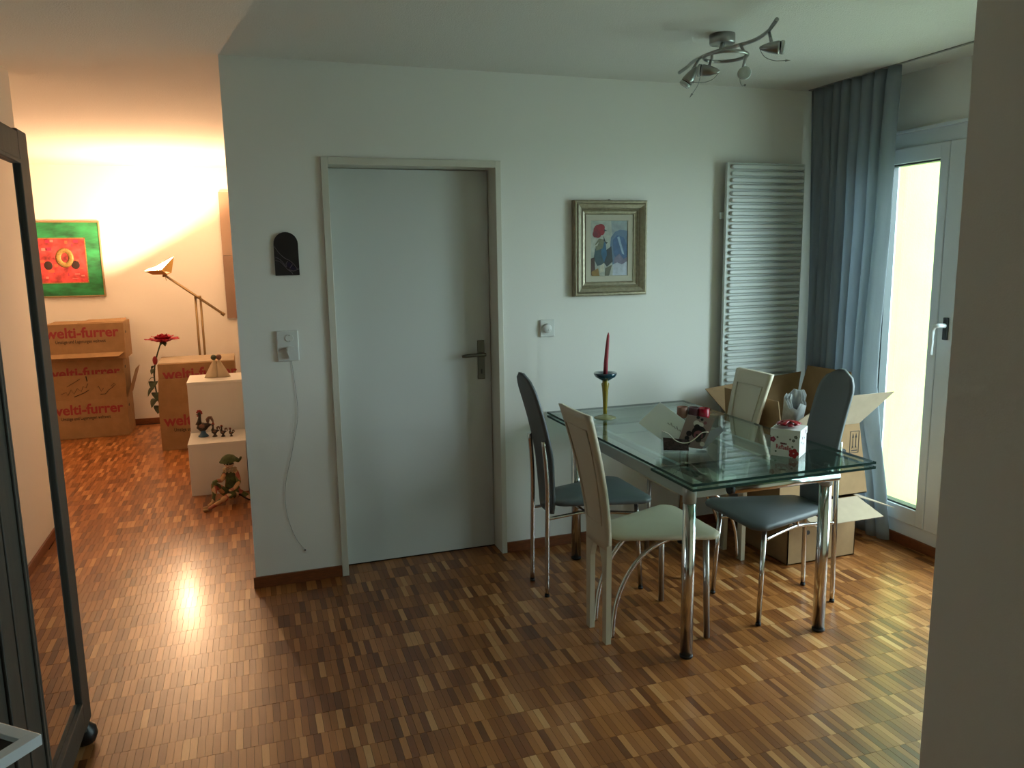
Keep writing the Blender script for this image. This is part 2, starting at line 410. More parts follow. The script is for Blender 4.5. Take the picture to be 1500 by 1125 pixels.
fr.box((1.536,2.505,.648),(1.560,3.557,.700),.004).box((2.168,2.505,.648),(2.192,3.557,.700),.004)
fr.done('frame',FRM,tb)
for y in (2.42,3.66):
    bb = B().tube([(1.69,y,.688),(2.175,y,.688)],.019,16)
    bb.box((2.150,min(y,2.49) if y<3 else 3.57,.675),(2.172,2.49 if y<3 else y,.700),.003).box((1.70,min(y,2.48) if y<3 else 3.58,.68),(1.715,2.48 if y<3 else y,.695),.003)
    ob = bb.done('slide_bar',CHROME,tb)
    B().tube([(1.672,y,.688),(1.69,y,.688)],.0185,16).done('bar_cap',BLACK,ob)
for x in (1.56,2.17):
    for y in (2.75,3.4): B().lathe([(.012,0),(.012,.04)],(x,y,.70),12).done('support_pad',FRM,tb)
for x,y in LEGS: B().lathe([(.010,0),(.010,.0175)],(x,y,.7035),12).done('support_pad',FRM,tb)
il = B()
for x in (1.66,2.06): il.box((x,2.50,.672),(x+.022,3.56,.697),.002)
il.done('slide_rail',FRM,tb)
# ---------------------------------------------------------------- chairs
def seat_outline(d0, d1, wb_, wf, n=7):
    """rounded trapezoid, x from d0 (back) to d1 (front)"""
    p = []
    rf, rb = .055, .05
    for cx,cy,r,a0 in ((d1-rf,wf-rf,rf,0),(d0+rb,wb_-rb,rb,PI/2),(d0+rb,-wb_+rb,rb,PI),(d1-rf,-wf+rf,rf,1.5*PI)):
        p += [(cx+r*math.cos(a0+PI/2*i/n), cy+r*math.sin(a0+PI/2*i/n)) for i in range(n+1)]
    return p
def pad(outline, z0, z1, dome=.012):
    b = B(); cx = sum(p[0] for p in outline)/len(outline)
    rings = []
    for s_,z in ((.90,z0),(.985,z0+.006),(1.0,(z0+z1)/2),(.985,z1-.006),(.92,z1),(.6,z1+dome*.7),(.25,z1+dome)):
        rings.append([b.bm.verts.new((cx+(x-cx)*s_, y*s_, z)) for x,y in outline])
    k = len(outline)
    for a_,c_ in zip(rings,rings[1:]):
        for j in range(k):
            f = b.bm.faces.new((a_[j],a_[(j+1)%k],c_[(j+1)%k],c_[j])); f.smooth = True
    b.bm.faces.new(rings[0][::-1]); f = b.bm.faces.new(rings[-1]); f.smooth = True
    return b
def back_panel(prof, th):
    """prof: rows of (x centre, half width, z)"""
    P = []
    for x,hw,z in prof: P.append([(x-.006*(1-(2*t-1)**2), hw*(2*t-1), z) for t in [i/10 for i in range(11)]])
    return B().slab(P,(-1,0,.12),th)
def grey_chair():
    t = thing('dining_chair','',"chair",group='grey leather dining chairs')
    pad(seat_outline(.045,.50,.115,.212),.425,.455).done('seat',GREYL,t,True)
    prof = []
    zs = [.385+.66*i/22 for i in range(23)]
    for z in zs:
        u = (z-.385)/.66
        x = .050-.035*max(0,(z-.45))/.6-.085*max(0,(z-.62)/.43)**1.5
        hw = .082+.024*min(1,u/.45)
        if z > .94: hw *= math.sqrt(max(0.02,1-((z-.94)/.106)**2))
        if u < .06: hw *= .85+.15*u/.06
        prof.append((x,hw,z))
    back_panel(prof,.016).done('backrest',GREYL,t,True)
    for s_ in (-1,1):
        rear = [(0,s_*.098,.008),(.004,s_*.097,.30),(.006,s_*.095,.55),(-.008,s_*.090,.74)]
        l_ = B().tube(smooth_path(rear,5),.0105,12).done('leg',CHROME,t,True)
        B().lathe([(.0115,0),(.0115,.012)],(0,s_*.098,0),12).done('foot_cap',BLACK,l_,True)
        l_ = B().tube([(.447,s_*.172,.008),(.425,s_*.160,.425)],.0105,12).done('leg',CHROME,t,True)
        B().lathe([(.0115,0),(.0115,.012)],(.447,s_*.172,0),12).done('foot_cap',BLACK,l_,True)
        B().tube(smooth_path([(.004,s_*.097,.375),(.12,s_*.085,.378),(.22,s_*.09,.382),(.427,s_*.161,.372)],5),.008,10).done('stretcher',CHROME,t,True)
    sp = B()
    for s_ in (-1,1): sp.tube([(.2,s_*.088,.38),(.2,s_*.088,.43)],.007,8)
    sp.tube([(.2,-.088,.382),(.2,.088,.382)],.007,8)
    sp.done('seat_support',CHROME,t,True)
    return t
def cream_chair():
    t = thing('dining_chair','','chair',group='cream leather dining chairs')
    pad(seat_outline(.025,.455,.10,.215),.428,.455,.014).done('seat',CREAML,t,True)
    prof = []
    for i in range(21):
        z = .40+.565*i/20; u = max(0,(z-.45)/.515)
        prof.append((.006-.02*u-.085*u**1.6, .098+.045*u, z+(.0)))
    bp_ = back_panel(prof,.022).done('backrest',CREAML,t,True)
    def px(z): u = max(0,(z-.45)/.515); return .006-.02*u-.085*u**1.6, .098+.045*u
    st = B()                       # stitched rectangular welt on both faces
    for off in (-.026,.0035):
        pts = []
        for z,sg in ((.50,-1),(.60,-1),(.70,-1),(.80,-1),(.90,-1),(.90,1),(.80,1),(.70,1),(.60,1),(.50,1)):
            x,hw = px(z); pts.append((x+off-(.003 if off>0 else 0), sg*(hw-.035), z))
        st.tube(pts,.0032,6,closed=True)
    st.done('stitched_welt',CREAML,bp_,True)
    for s_ in (-1,1):
        lp = [(s_*.062,.0),(s_*.096,.0),(s_*.099,.42),(s_*.012,.42),(s_*.035,.385),(s_*.056,.33)]
        if s_ < 0: lp = lp[::-1]
        B().prism(lp,lambda u,v,w_: (.006-w_,u,v),.022).done('leg',CREAML,t,True)
        B().tube([(.397,s_*.187,.004),(.388,s_*.178,.43)],.0125,14).done('leg',SATIN,t,True)
        B().tube(smooth_path([(.018,s_*.080,.02),(.035,s_*.080,.16),(.09,s_*.084,.29),(.18,s_*.09,.38),(.30,s_*.10,.425)],6),.009,10).done('curved_brace',CHROME,t,True)
    return t
ga = grey_chair(); ga.location = (1.237,3.293,0); ga['label'] = 'grey leather chair with rounded back on the door side of the glass table'
dup(ga,(2.420,2.785,0),PI,'grey leather chair with rounded back on the cardboard box side of the table')
cb = cream_chair(); cb.location = (1.31,2.78,0); cb['label'] = 'cream leather chair with stitched back on the door side of the glass table'
dup(cb,(2.33,3.335,0),PI,'cream leather chair with stitched back between the table and the radiator')
# ---------------------------------------------------------------- things on the table
YG = mat('yellow_glass','a38f2a',.12,coat=.6,transl=.35); BGL = mat('blue_glass','0e3a4a',.1,coat=.8)
ch = thing('candle_holder','tall amber glass candlestick with a dark blue dish','candlestick',(1.687,3.52,TZ))
c0 = (1.687,3.52,TZ)
B().lathe([(.054,0),(.056,.002),(.05,.005),(.02,.011),(.011,.018),(.009,.025)],c0,28).done('foot',mat('clear_yellow_glass','b9b98a',.08,coat=.8,transl=.5),ch)
B().lathe([(.010,.02),(.0105,.05),(.013,.10),(.016,.15),(.020,.175),(.014,.182),(.016,.19)],c0,20).done('stem',YG,ch)
B().lathe([(.012,.186),(.03,.198),(.052,.212),(.059,.226),(.057,.232),(.046,.228),(.02,.218),(.013,.212)],c0,28).done('dish',BGL,ch)
cdl = B().tube([(1.687,3.52,TZ+.208),(1.690,3.52,TZ+.28),(1.696,3.52,TZ+.35),(1.702,3.52,TZ+.415),(1.7035,3.52,TZ+.432)],[.0115,.011,.0095,.0065,.002],14).done('taper_candle',mat('red_wax','9c3a44',.5,spec=.4))
tag(cdl,'slim bent red candle standing in the candlestick','candle')
# napkin holder with cards
ACR = thin_glass('clear_acrylic',(.94,.96,.96),1.0,.02)
nx, ny_ = 1.697, 2.782; nd = Vector((.899,-.437,0)); nn = Vector((-.437,-.899,0))     # holder runs along nd, faces nn
nh = thing('letter_holder','clear acrylic letter rack with a dipping front edge, holding cards','letter rack',(nx,ny_,TZ))
def HP(u,v,w_): p = Vector((nx,ny_,TZ))+nd*u+nn*w_; return (p.x,p.y,TZ+v)
dip = [(-.095,.0),(.095,0),(.095,.085),(.07,.083),(.045,.06),(.02,.042),(-.01,.038),(-.04,.05),(-.065,.075),(-.095,.088)]
B().prism(dip,lambda u,v,w_: HP(u,v+.003,w_+.028),.003).done('front_panel',ACR,nh)
B().prism([(-.095,0),(.095,0),(.095,.09),(-.095,.09)],lambda u,v,w_: HP(u,v+.003,w_-.031),.003).done('back_panel',ACR,nh)
B().prism([(-.095,0),(.095,0),(.095,.003),(-.095,.003)],lambda u,v,w_: HP(u,v,w_-.031),.062).done('base_plate',ACR,nh)
rim = B().tube([HP(u,v+.003,.0295) for u,v in smooth_path([(p[0],p[1],0) for p in dip[2:]],3) for u,v in [(u,v)]] if False else [HP(p.x,p.y+.003,.0295) for p in smooth_path([(q[0],q[1],0) for q in dip[2:]],3)],.0022,6).done('rim',mat('acrylic_rim','d8d8cc',.15),nh)
def card(name, poly, w0, th, m, label, cat): return tag(B().prism(poly,lambda u,v,w_: HP(u,v,w0+w_),th).done(name,m),label,cat)
env = card('envelope',[(-.19,.115),(-.10,.205),(.035,.105),(-.05,.012)],-.012,.002,mat('envelope_paper','e4ecea',.7),'pale envelope with handwriting leaning in the letter rack','envelope')
hw = B()
for k in range(7):
    u = -.07+.012*k; v = .115-.0075*k
    hw.tube([HP(u,v,-.0085),HP(u+.004,v+.008*(k%2+.4),-.0085),HP(u+.009,v-.006,-.0085)],.0009,4)
hw.done('handwriting',INK,env,)
gc = card('greeting_card',[(.012,.155),(.125,.137),(.075,.008),(-.03,.022)],-.004,.002,mat('card_pink','8f7a76',.7),'pinkish greeting card printed with a dark bearded face and flowers','card')
pr = B(); pm = [mat('card_dark','231d1e',.7),mat('card_light','cfc8c0',.7),mat('card_rose','7d4a50',.7)]
def cp(u,v): return HP(u,v,.0)     # front face of card
def disc(b,u,v,r,mi,w0,sx=1,n=12): b.prism([(u+sx*r*math.cos(2*PI*i/n),v+r*math.sin(2*PI*i/n)) for i in range(n)],lambda a_,c_,w_: HP(a_,c_,w0+w_),.0004,mi)
for u,v,r,mi,w0 in ((.050,.118,.013,1,-.0018),(.066,.110,.013,1,-.0018),(.052,.103,.012,0,-.0017),(.056,.143,.007,0,-.0017),(.072,.134,.006,0,-.0017),(.060,.078,.030,0,-.0017),(.058,.068,.020,2,-.0012),(.052,.068,.005,0,-.0008),(.066,.066,.005,0,-.0008),(.058,.050,.013,0,-.0008),(.02,.075,.012,0,-.0016),(.012,.055,.010,0,-.0016),(.085,.120,.007,2,-.0016),(.015,.035,.012,0,-.0016),(.075,.03,.01,1,-.0016)): disc(pr,u,v,r,mi,w0)
pr.done('printed_motif',pm,gc)
card('postcard',[(-.085,.005),(.02,.005),(.012,.052),(-.088,.06)],.014,.0015,mat('photo_card','4a3a3c',.5,var=.8,vscale=90),'dark patterned postcard low in the letter rack','card')
card('folded_note',[(.05,.006),(.09,.006),(.165,.085),(.150,.105),(.10,.075)],-.022,.002,mat('note_grey','9aa0a8',.7),'pale folded note sticking out of the letter rack','note')
for (x,y),col,lab in (((2.046,3.375),'9a6a58','pale pink frosted tealight glass in the row behind the letter rack'),((2.090,3.340),'5a2f38','dark plum frosted tealight glass in the row behind the letter rack'),((2.127,3.305),'a00f28','bright red tealight glass in the row behind the letter rack')):
    g = thing('tealight_glass',lab,'tealight glass',(x,y,TZ),0,'tealight glasses')
    m = mat('tea_'+col,col,.2,coat=.4,transl=.3)
    B().lathe([(.021,0),(.0255,.003),(.0275,.022),(.0275,.055),(.025,.055),(.0245,.022),(.021,.008),(.004,.007)],(x,y,TZ),24).done('glass',m,g)
    B().lathe([(.019,.0),(.019,.014),(.003,.0145)],(x,y,TZ+.0075),16).done('tealight',mat('wax_white','d8d0c4',.5),g)
# gift box
ga_ = math.atan2(2.495-2.588, 2.046-1.974)
gf = thing('gift_box','white floral gift box with a red bow on the glass table','gift box',(2.062,2.580,TZ),ga_)
def GM(p): return gf.rotation_euler.to_matrix() @ Vector(p)+gf.location
WPAP = mat('white_card','d9d8d4',.5)
s_ = .0565
B().box((-s_,-s_,.0005),(s_,s_,.088),.001).done('box_body',WPAP,gf,True)
lid = B().box((-s_-.0025,-s_-.0025,.084),(s_+.0025,s_+.0025,.113),.0015).done('lid',WPAP,gf,True)
def petal_print(name, spots, col, face):
    n = 7
    for u,v,r in spots:
        b = B()
        for k in range(5):
            a_ = 2*PI*k/5; cu, cv = u+r*.6*math.cos(a_), v+r*.6*math.sin(a_)
            off = s_+(.0031 if cv > .083 else .0004)
            poly = [(cu+r*.5*math.cos(2*PI*i/n),cv+r*.5*math.sin(2*PI*i/n)) for i in range(n)]
            if face == 'f': b.prism(poly,lambda a1,c1,w_: (a1,-off-w_,c1),.0004)
            else: b.prism(poly,lambda a1,c1,w_: (off+w_,a1,c1),.0004)
        b.done(name,mat('print_'+col,col,.6),gf,True)
petal_print('flower_print',[(.035,.018,.019)],'a5201f','f'); petal_print('flower_print',[(-.048,.068,.011)],'9a3d55','f')
petal_print('flower_print',[(.042,.085,.007),(.033,.070,.006),(.02,.074,.004)],'5d5a4c','f')
petal_print('leaf_print',[(-.03,.078,.004),(.03,.045,.004),(-.035,.02,.004)],'54634f','f')
petal_print('flower_print',[(.03,.095,.009),(-.01,.075,.006)],'a06a84','s'); petal_print('leaf_print',[(-.03,.06,.004),(0,.05,.004),(.02,.07,.004)],'56627a','s')
text('lettering','Raffaello',.026,mat('print_red2','a8343c',.6),gf,Matrix.Translation(gf.location)@gf.rotation_euler.to_matrix().to_4x4()@basis((-.034,-s_-.0004,.032),(1,0,-.06),(0,0,1)),.0004,.06)
text('lettering','FERRERO',.008,mat('print_maroon','5a2326',.6),gf,Matrix.Translation(gf.location)@gf.rotation_euler.to_matrix().to_4x4()@basis((-.018,-s_-.0004,.052),(1,0,-.06),(0,0,1)),.0006,.026)
bow = B()
for k in range(9):
    a_ = 2*PI*k/9+.2; L_ = .052 if k%2 else .046; hgt = .018 if k%2 else .026; ct, sn = math.cos(a_), math.sin(a_)
    P = []
    for i in range(9):
        u = i/8; r_ = L_*math.sin(PI*u)**.8*(1 if u < .5 else 1); rr = L_*(1-abs(2*u-1)**1.6); z = .1135+ (hgt*u if u < .5 else hgt*u)
        row = []
        for j in (-1,0,1): row.append((ct*rr-sn*j*.012*(.5+rr/L_*.6), sn*rr+ct*j*.012*(.5+rr/L_*.6), z+.002))
        P.append(row)
    bow.slab(P,(0,0,1),.0008)
bow.ball((0,0,.128),.012,(1,1,.8))
bow.done('bow',RED,gf,True)
# ---------------------------------------------------------------- curtain, rail, radiator
cr_ = tag(B().box((3.040,1.3,ZC-.005),(3.056,3.76,ZC+.001)).done('curtain_rail',mat('rail_grey','8f8f8b',.5)),'white curtain track fixed under the ceiling along the window','curtain rail')
CURT = mat('curtain_fabric','a4adb4',.85,bump=.25,bscale=420,transl=.5,var=.12,vscale=30,stretch=(1,1,.12))
edge = [(2.445,3.118),(2.11,3.136),(1.69,3.141),(1.17,3.172),(.89,3.181),(.58,3.125),(.30,3.06),(.03,3.02)]
def ye(z):
    for (z0,y0),(z1,y1) in zip(edge,edge[1:]):
        if z <= z0 and z >= z1: return y0+(y1-y0)*(z0-z)/(z0-z1)
    return edge[0][1] if z > edge[0][0] else edge[-1][1]
P = []
for i in range(61):
    z = .022+(2.4435-.022)*i/60; row = []
    q_ = min(1,max(0,(.80-z)/.5)); xs = .13*q_*q_*(3-2*q_); ya = ye(z)*(3.06+xs)/3.06; yb_ = 3.755-.03*math.sin(PI*z/2.4)-.02*(1-z/2.4)
    fade = min(1,.75+.4*(1-z/2.43))
    for j in range(141):
        t = j/140; ph = t*8.5*2*PI+.9*math.sin(t*9+1)+.25*math.sin(z*1.3+t*5)
        amp = (.026+.012*math.sin(t*13))*fade*(1-.25*t)*(1-.45*xs/.13)
        x = 3.048+amp*math.sin(ph)+.012*math.sin(ph*.5+z)*(1-z/2.4)
        y = ya+(yb_-ya)*t+.012*math.cos(ph)*fade
        x += xs
        if z > 2.38: x = 3.048+(x-3.048)*(1-.2*(z-2.38)/.055)
        row.append((x,y,z))
    P.append(row)
ct_ = B().grid(P).done('curtain',CURT)
md = ct_.modifiers.new('thickness','SOLIDIFY'); md.thickness = .0018
tag(ct_,'long grey-blue linen curtain gathered in the corner beside the balcony door','curtain')
RADM = mat('radiator_white','c9cdc9',.35)
rd = thing('radiator','tall white panel radiator with horizontal ribs on the wall','radiator',(2.757,3.74,0))
B().box((2.503,3.722,.43),(3.010,3.742,2.045),.003).done('panel',RADM,rd)
pitch = .0352; n_rib = int((2.035-.44)/pitch)
rib_me = None
for k in range(n_rib):
    z = 2.022-k*pitch
    if rib_me is None:
        cxs = [(2.523+.0125-.0125*math.sin(a_),.0125*math.cos(a_)) for a_ in [PI*i/8 for i in range(9)]]
        cxs += [(2.996-.0125+.0125*math.sin(a_),-.0125*math.cos(a_)) for a_ in [PI*i/8 for i in range(9)]]
        b = B(); k2 = len(cxs)
        r0 = [b.bm.verts.new((u-2.757,3.724-3.74,v)) for u,v in cxs]; r1 = [b.bm.verts.new((u-2.757,3.708-3.74,v*.94)) for u,v in cxs]; cc = [b.bm.verts.new((2.757+(u-2.757)*.985-2.757,3.703-3.74,v*.6)) for u,v in cxs]
        for A_,D_ in ((r0,r1),(r1,cc)):
            for j in range(k2): f = b.bm.faces.new((A_[j],A_[(j+1)%k2],D_[(j+1)%k2],D_[j])); f.smooth = True
        b.bm.faces.new(cc)
        o = b.done('rib',RADM,rd,True); rib_me = o.data
    else:
        o = bpy.data.objects.new('rib',rib_me); C.objects.link(o); o.parent = rd
    o.location = (0,0,z)
bk = B()
for x in (2.56,2.95):
    for z in (.6,1.76): bk.box((x-.02,3.742,z-.02),(x+.02,YB-.0008,z+.02))
bk.box((2.488,3.745,1.748),(2.51,3.765,1.785),.003)
bk.done('bracket',RADM,rd)
# ---------------------------------------------------------------- framed rooster painting
def frame_sweep(x0,x1,z0,z1,y,prof,m,name,parent):
    """mitred frame; prof: (inset, depth toward the room)"""
    b = B(); rings = []
    for ins,dp in prof:
        rings.append([b.bm.verts.new(p) for p in ((x0+ins,y-dp,z0+ins),(x1-ins,y-dp,z0+ins),(x1-ins,y-dp,z1-ins),(x0+ins,y-dp,z1-ins))])
    for a_,c_ in zip(rings,rings[1:]):
        for j in range(4): b.bm.faces.new((a_[j],a_[(j+1)%4],c_[(j+1)%4],c_[j]))
    return b.done(name,m,parent)
def art(name, polys, x0, x1, z0, z1, y, parent, step=.00012):
    b = B(); ms = []
    for i,(col,pts) in enumerate(polys):
        m = mat('paint_'+col,col,.55,var=.18,vscale=40)
        if m not in ms: ms.append(m)
        vs = [b.bm.verts.new((x0+(x1-x0)*u, y-step*i, z1-(z1-z0)*v)) for u,v in pts]
        f = b.bm.faces.new(vs); f.material_index = ms.index(m)
    bmesh.ops.triangulate(b.bm, faces=b.bm.faces)
    for f in b.bm.faces:
        if f.normal.y > 0: f.normal_flip()
    return b.done(name,ms,parent,recalc=False)
GOLD = mat('champagne_gilt','9b927c',.38,.55,var=.15,vscale=60)
pt = thing('rooster_painting','framed painting of a red-combed rooster in a champagne gilt frame','painting',(1.832,YB,1.351))
X0,X1,Z0,Z1 = 1.622,2.042,1.352,1.844
frame_sweep(X0,X1,Z0,Z1,YB,[(0,0),(0,.030),(.006,.036),(.012,.036),(.016,.033),(.022,.038),(.040,.030),(.046,.022),(.050,.024),(.056,.018),(.066,.015),(.072,.018),(.0735,.012)],GOLD,'frame',pt)
frame_sweep(X0+.072,X1-.072,Z0+.072,Z1-.072,YB,[(0,.006),(0,.013),(.030,.011),(.032,.008),(.032,.004)],mat('liner_cream','b8b2a0',.7),'liner',pt)
ov = lambda cx,cy,rx,ry,n=14: [(cx+rx*math.cos(2*PI*i/n),cy+ry*math.sin(2*PI*i/n)) for i in range(n)]
rooster = [('a9aca2',[(0,0),(1,0),(1,1),(0,1)]),('8f9a9c',[(.55,0),(1,0),(1,.55),(.6,.4)]),('59708a',[(.52,.5),(.55,.3),(.66,.2),(.8,.16),(1,.18),(1,.85),(.62,.9)]),
 ('3d5a80',[(.6,.35),(.72,.26),(.9,.3),(1,.45),(1,.7),(.75,.75),(.62,.6)]),('8fa5bb',[(.72,.3),(.78,.28),(.92,.62),(.86,.6)]),('6f6a80',[(.64,.68),(.78,.6),(.9,.7),(1,.66),(1,.8),(.64,.82)]),
 ('aeb4c0',[(.6,.8),(.72,.76),(.85,.8),(1,.74),(1,1),(.6,1)]),('3a4f55',[(.12,.5),(.34,.42),(.42,.6),(.36,.78),(.18,.82),(.08,.68)]),('2c3236',[(.36,.56),(.56,.46),(.6,.74),(.44,.84),(.34,.74)]),
 ('2e5a7a',[(.3,.44),(.4,.36),(.44,.62),(.36,.76),(.28,.6)]),('6b6b55',[(.12,.42),(.22,.32),(.38,.34),(.32,.5),(.14,.54)]),('b9b7a8',[(.08,.47),(.22,.38),(.18,.45)]),
 ('4a2f2a',[(0,.68),(.1,.66),(.12,.9),(0,1)]),('c0bda8',[(.26,.82),(.36,.76),(.36,.92),(.24,.95)]),('8a6a30',[(.02,.92),(.2,.86),(.24,1),(.02,1)]),('5d5c48',[(.4,.86),(.58,.8),(.5,1),(.38,1)]),
 ('7d1a22',ov(.19,.19,.12,.12)),('8e1f28',ov(.27,.12,.11,.065)),('941f26',ov(.31,.17,.07,.09)),('701520',ov(.12,.24,.07,.06)),('2a2d33',[(.36,.15),(.44,.18),(.36,.19)]),('1f2328',[(.34,.26),(.40,.38),(.46,.39),(.42,.42),(.35,.36)])]
art('canvas',rooster,X0+.104,X1-.104,Z0+.104,Z1-.104,YB-.006,pt)
B().box((X0+.1,YB-.0055,Z0+.1),(X1-.1,YB-.002,Z1-.1)).done('backing',mat('paint_board','8a8878',.8),pt)
B().lathe([(.005,0),(.005,.012),(.002,.014)],(1.832,YB,1.846),10,axis=(0,-1,0)).done('hanging_nail',SATIN,pt)
# ---------------------------------------------------------------- wall plaque, socket, thermostat
pq = thing('wall_plaque','dark arched slate plaque with an inlaid purple flower bud','plaque',(.194,YB,1.495))
w2, hh = .054, .197
arch = [(-w2,0),(w2,0),(w2,hh-.054)]+[(w2*math.cos(a_),hh-.054+.054*math.sin(a_)) for a_ in [PI*i/14 for i in range(1,14)]]+[(-w2,hh-.054)]
sl = B().prism(arch,lambda u,v,w_: (.194+u,YB-w_,1.495+v),.010).done('slab',mat('slate','241a16',.75,var=.15,vscale=30),pq)
def LP(u,v): return (.194-w2+2*w2*u, YB-.0108, 1.495+hh*(1-v))
ln = B()
for path in ([(.02,.33),(.2,.48),(.42,.6),(.62,.66),(.80,.76),(.92,.86),(1,.845)],[(.02,.57),(.2,.62),(.36,.72),(.45,.82),(.55,.88),(.66,.92),(.72,.98)],[(.02,.65),(.22,.68),(.42,.80)],[(.47,.80),(.46,.73),(.54,.67)],[(.55,.86),(.75,.90),(.92,.86)],[(.60,.84),(.72,.75)]):
    ln.tube([LP(p.x,p.y) for p in smooth_path([(a_,c_,0) for a_,c_ in path],4)],.0011,5)
ln.done('inlay_line',mat('inlay_grey','75656a',.4),sl)
bd = B()
bd.prism([(.50,.79),(.50,.73),(.56,.685),(.66,.71),(.71,.745),(.60,.83)],lambda u,v,w_: (LP(u,v)[0],YB-.0102-w_,LP(u,v)[2]),.0004)
bd.prism([(.61,.845),(.73,.765),(.88,.85),(.80,.88),(.68,.875)],lambda u,v,w_: (LP(u,v)[0],YB-.0102-w_,LP(u,v)[2]),.0004)
bd.done('flower_bud',mat('inlay_purple','1d1030',.3),sl)
so = thing('wall_socket','white double wall socket plate with a plug left in the lower outlet','socket',(.175,YB,1.096))
pl_ = B().box((.126,YB-.012,1.097),(.224,YB,1.24),.004).done('socket_plate',WHITE,so)
for z in (1.205,1.150):
    b = B().lathe([(.019,-.002),(.019,.002),(.0175,.0028),(.015,.0022),(.002,.0022)],(.183,YB-.012,z),20,axis=(0,-1,0)); b.done('socket_ring',WHITE,pl_)
hl = B()
for dx,dz in ((0,.0135),(0,-.0135)): hl.lathe([(.0018,-.001),(.0018,.0006)],(.183+dx,YB-.0145,1.205+dz),8,axis=(0,-1,0))
for dx,dz in ((-.0145,.0),(.0145,.0)): hl.lathe([(.0018,-.001),(.0018,.0006)],(.183+dx,YB-.0145,1.150+dz),8,axis=(0,-1,0))
hl.done('screw_hole',BLACK,pl_)
cm = thing('phone_cable','thin pale cable hanging from the wall socket plug, dark tip at its free end','cable',(.187,YB-.02,1.1))
B().prism([(-.014,.024),(.013,.024),(.017,-.008),(.012,-.03),(-.008,-.03),(-.016,-.006)],lambda u,v,w_: (.186+u,YB-.0142-w_,1.142+v),.016).done('plug',WHITE,cm)
cp_ = [(.187,1.112),(.192,1.04),(.198,.96),(.2005,.83),(.165,.664),(.124,.499),(.121,.363),(.152,.237),(.194,.163)]
B().tube([(p.x,YB-.0035,p.z) for p in smooth_path([(a_,0,c_) for a_,c_ in cp_],8)],.0008,6).done('wire',mat('cable_grey','75706a',.5),cm)
B().ball((.196,YB-.004,.160),.0042).done('tip',BLACK,cm)
th = thing('thermostat','small square white wall thermostat with a round dial','thermostat',(1.478,YB,1.146))
B().box((1.438,YB-.012,1.148),(1.519,YB,1.238),.005).done('cover',WHITE,th)
B().lathe([(.024,0),(.023,.012),(.019,.016),(.006,.017)],(1.474,YB-.012,1.193),24,axis=(0,-1,0)).box((1.476,YB-.032,1.183),(1.49,YB-.026,1.19),.001).done('dial',WHITE,th)
# ---------------------------------------------------------------- ceiling spotlight
sp_ = thing('ceiling_spotlight','chrome ceiling light with a curved bar, a ring and four adjustable spots','ceiling light',(1.90,2.87,ZC))
DCH = mat('brushed_nickel',(.36,.36,.35),.3,1)
B().lathe([(.052,0),(.052,-.034),(.048,-.038),(.01,-.038)],(1.925,2.925,ZC),28).done('ceiling_rose',DCH,sp_)
bar = smooth_path([(1.868,2.497,2.388),(1.885,2.545,2.380),(1.906,2.602,2.375),(1.918,2.70,2.37),(1.896,2.80,2.37),(1.872,2.875,2.37),(1.868,2.97,2.372),(1.885,3.08,2.375),(1.902,3.15,2.372),(1.898,3.215,2.36)],5)
B().tube(bar,.0075,10).tube([(1.922,2.915,ZC-.036),(1.876,2.86,2.37)],.009,8).done('bar',DCH,sp_)
B().tube([(1.876+.085*math.cos(2*PI*i/28),2.825+.085*math.sin(2*PI*i/28),2.338) for i in range(28)],.0068,10,closed=True).tube([(1.900,2.762,2.37),(1.910,2.749,2.338)],.006,8).tube([(1.868,2.908,2.37),(1.868,2.910,2.338)],.006,8).done('ring',DCH,sp_)
SPG = mat('spot_lens','b9c0bd',.12,coat=.8)
def spot(att, c, dr):
    att, c, dr = Vector(att), Vector(c), Vector(dr).normalized()
    b = B(); tail = c-dr*.045
    b.lathe([(.004,-.055),(.010,-.045),(.019,-.02),(.0235,.006),(.0235,.016)],c,18,axis=dr)
    b.tube([att,c-dr*.012+Vector((0,0,.012))],.0062,8)
    o = b.done('spot_head',DCH,sp_)
    B().lathe([(.0215,.014),(.0215,.020)],c,18,axis=dr).done('gasket_ring',BLACK,o)
    B().lathe([(.024,.020),(.0245,.030),(.021,.033),(.004,.029)],c,18,axis=dr).done('lens',SPG,o)
    dn = (Vector((0,0,-1))-dr*dr.dot(Vector((0,0,-1))))
    dn = dn.normalized() if dn.length > .1 else Vector((1,0,0))
    wp = smooth_path([c-dr*.055,c-dr*.035+dn*.030,c+dr*.0+dn*.045,c+dr*.04+dn*.046],5)
    wv = B().tube(wp,.0014,6)
    wv.lathe([(.005,0),(.0045,.002),(.0005,.018)],wp[-1],10,axis=dr)
    wv.done('adjusting_wire',DCH,o)
spot((1.907,2.592,2.372),(1.893,2.535,2.303),(.80,-.58,-.06))
spot((1.923,2.754,2.332),(1.917,2.762,2.262),(-.35,-.93,-.12))
spot((1.852,2.893,2.334),(1.815,2.868,2.290),(-.62,.55,.12))
spot((1.875,3.02,2.372),(1.79,2.955,2.275),(-.45,.25,-.75))
